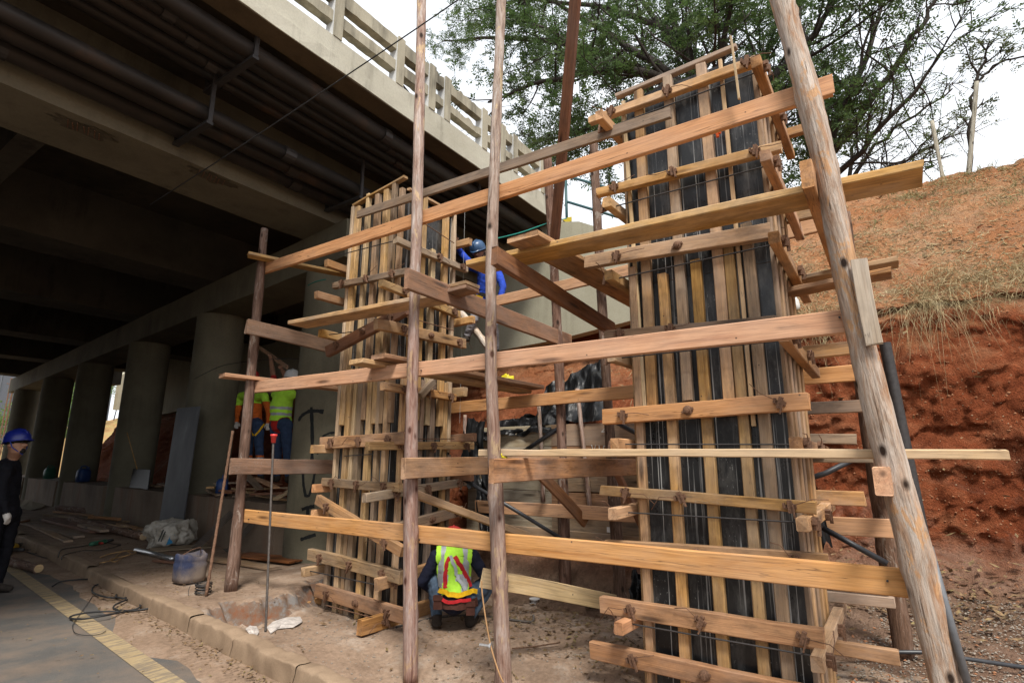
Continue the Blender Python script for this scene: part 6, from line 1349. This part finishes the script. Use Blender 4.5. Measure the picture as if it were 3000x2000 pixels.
# far end of the underpass
bd = thing('far_building', 'dark grey louvred building seen beyond the far end of the bridge', 'building', dp(0,1250,70))
o1 = dp(-60,1300,70); o2 = dp(75,1300,70); dirv = (o2-o1); zt = 14.0; nrm = V((dirv.y,-dirv.x,0)).normalized()
def fquad(name, a, b, z0, z1, m, par, off=0.0, th=.1):
    p, q = o1+dirv*a, o1+dirv*b; n2 = nrm*(off if (nrm.dot(CAM-o1) > 0) else -off); n3 = nrm*(th if (nrm.dot(CAM-o1) > 0) else -th); mb = MB()
    vs = [V((p.x,p.y,z0))+n2, V((q.x,q.y,z0))+n2, V((q.x,q.y,z1))+n2, V((p.x,p.y,z1))+n2]; mb.add(vs+[v-n3 for v in vs], [(0,1,2,3),(7,6,5,4),(0,4,5,1),(1,5,6,2),(2,6,7,3),(3,7,4,0)]); return mb.build(name, m, par)
DKB = plain('dark_cladding', (.075,.082,.095), .6, .3); fquad('wall', -2, 2.2, .0, zt+3, DKB, bd, 0, 4)
fquad('window', .44, .60, 12.6, 14.0, plain('white_panel', (.75,.75,.78), .5, .3), bd, .1)
for i in range(9): fquad('louvre', .55, 1.05, 6.2+i*.4, 6.4+i*.4, plain('louvre_grey', (.16,.17,.18), .5, .3), bd, .12)
for i in range(5): fquad('cladding_rib', -1+i*.6, -.985+i*.6, .2, zt+2.9, plain('rib_grey', (.12,.13,.14), .5, .3), bd, .08)
cg = thing('rebar_cage', 'tall rusty reinforcement cage standing by the far column', 'rebar cage', dp(20,1420,33))
cc = dp(22,1360,33); cc = V((cc.x, cc.y, .1))
for i in range(12):
    an = i/12*6.283; mb = MB(); b_ = cc+V((math.cos(an)*.6, math.sin(an)*.6, 0)); tp_ = V((b_.x, b_.y, 6.2+.2*math.sin(i*2.2))); mb.tube([b_, tp_, tp_+V((math.cos(an)*.2*(i % 2), .0, .03))], .03, 5); mb.build('vertical_bar', RUST, cg)
for i in range(10): mb = MB(); mb.tube([cc+V((math.cos(q*.5236)*.6, math.sin(q*.5236)*.6, .3+i*.6)) for q in range(13)], .009, 4); mb.build('hoop', RUST, cg)
def bush(name, label, c, rad, n, m, ln=.16, group=None, stems=True):
    t = thing(name, label, 'bush', (c[0], c[1], 0), group); u = rng.normal(0, 1, (n, 3)); u /= np.linalg.norm(u, axis=1)[:, None]; r = rng.random(n)**.45; lob = 1+.35*fbm(u*2.2+c[0], 3, 3)
    p = np.array(c)+u*(r*lob)[:, None]*np.array(rad); L_ = sprays(p, u+rng.normal(0, .5, (n, 3)), 6, ln, .5, ln*2.2); o = link('crown', poly_mesh(L_, 4, m, 'crown'), None, t); o['kind'] = 'stuff'
    mb = MB()
    for k in range(5):
        e = np.array(c)+rng.normal(0, .5, 3)*np.array(rad); mb.tube([(c[0]+rng.normal(0,.1), c[1]+rng.normal(0,.1), 0.0), ((c[0]+e[0])/2, (c[1]+e[1])/2, e[2]*.5), tuple(e)], [.09,.06,.02], 6)
    mb.build('trunk', TRUNK, t, None, True)
GREENL = leafm('bright_leaf', ((.07,.13,.03), (.13,.22,.05), (.22,.30,.09)), .4)
for (px_, py_, D, rx, rz, n, l_) in ((220,1130,50,2.6,3.6,1300,'leafy green shrub seen between the third and fourth columns'),(340,1080,62,4.5,3.4,1500,'bright green shrub above the far cream wall'),(30,1250,42,2.0,1.5,700,'low green bush below the dark grey building'),(212,1225,46,1.8,1.8,700,'small shrub on the far earth bank'),(136,1150,54,2.4,4.2,900,'tall green shrub beyond the farthest column')):
    c = dp(px_, py_, D); bush('far_bush', l_, (c.x, c.y, c.z), (rx, rx, rz), n, GREENL, .2, 'bushes beyond the underpass')
fw_ = thing('far_wall', 'sunlit cream retaining wall beyond the far end of the underpass', 'wall', dp(350,1180,46))
P = [dp(330,1200,46), dp(376,1200,52), dp(388,1062,52), dp(346,1100,46)]; nn = V((.25,.1,0)); mb = MB(); mb.add(P+[p+nn for p in P], [(0,1,2,3),(7,6,5,4),(0,4,5,1),(1,5,6,2),(2,6,7,3),(3,7,4,0)]); mb.build('wall_face', CONC_WALL, fw_)
yv = np.arange(28.6, 80, .6); P = np.zeros((len(yv), 14, 3))
for i, y_ in enumerate(yv):
    P[i, :, 0] = np.linspace(kx(y_)+.6, kx(y_)+22, 14); P[i, :, 1] = y_; P[i, :, 2] = .1+np.linspace(0, 1, 14)**.8*7.5*min(1, .1+(y_-28.6)/34)
q = P.reshape(-1, 3); q[:, 2] += fbm(q*.6, 4, 8)*.25
struct(link('far_bank', grid_mesh(P[:, ::-1], soil('far_earth', (.30,.16,.07), (.36,.22,.10), (.30,.30,.12), (.20,.22,.07)), 'far_bank')))
lp = thing('street_lamp', 'street lamp head peeping between the parapet rails', 'street lamp', (6.2, 9, 5.75)); c = dp(1205,282,15)
mb = MB(); mb.tube([V((c.x-.9, c.y+.2, 5.7)), V((c.x-.9, c.y+.2, c.z+.15)), V((c.x-.3, c.y, c.z+.12)), c], .03, 6); mb.build('lamp_arm', STEEL_DK, lp); mb = MB(); mb.tube([c+V((-.1,0,0)), c+V((.1,-.02,-.02)), c+V((.3,-.05,-.05))], [.05,.09,.04], 8); mb.build('lamp_head', plain('lamp_grey', (.3,.3,.28)), lp)
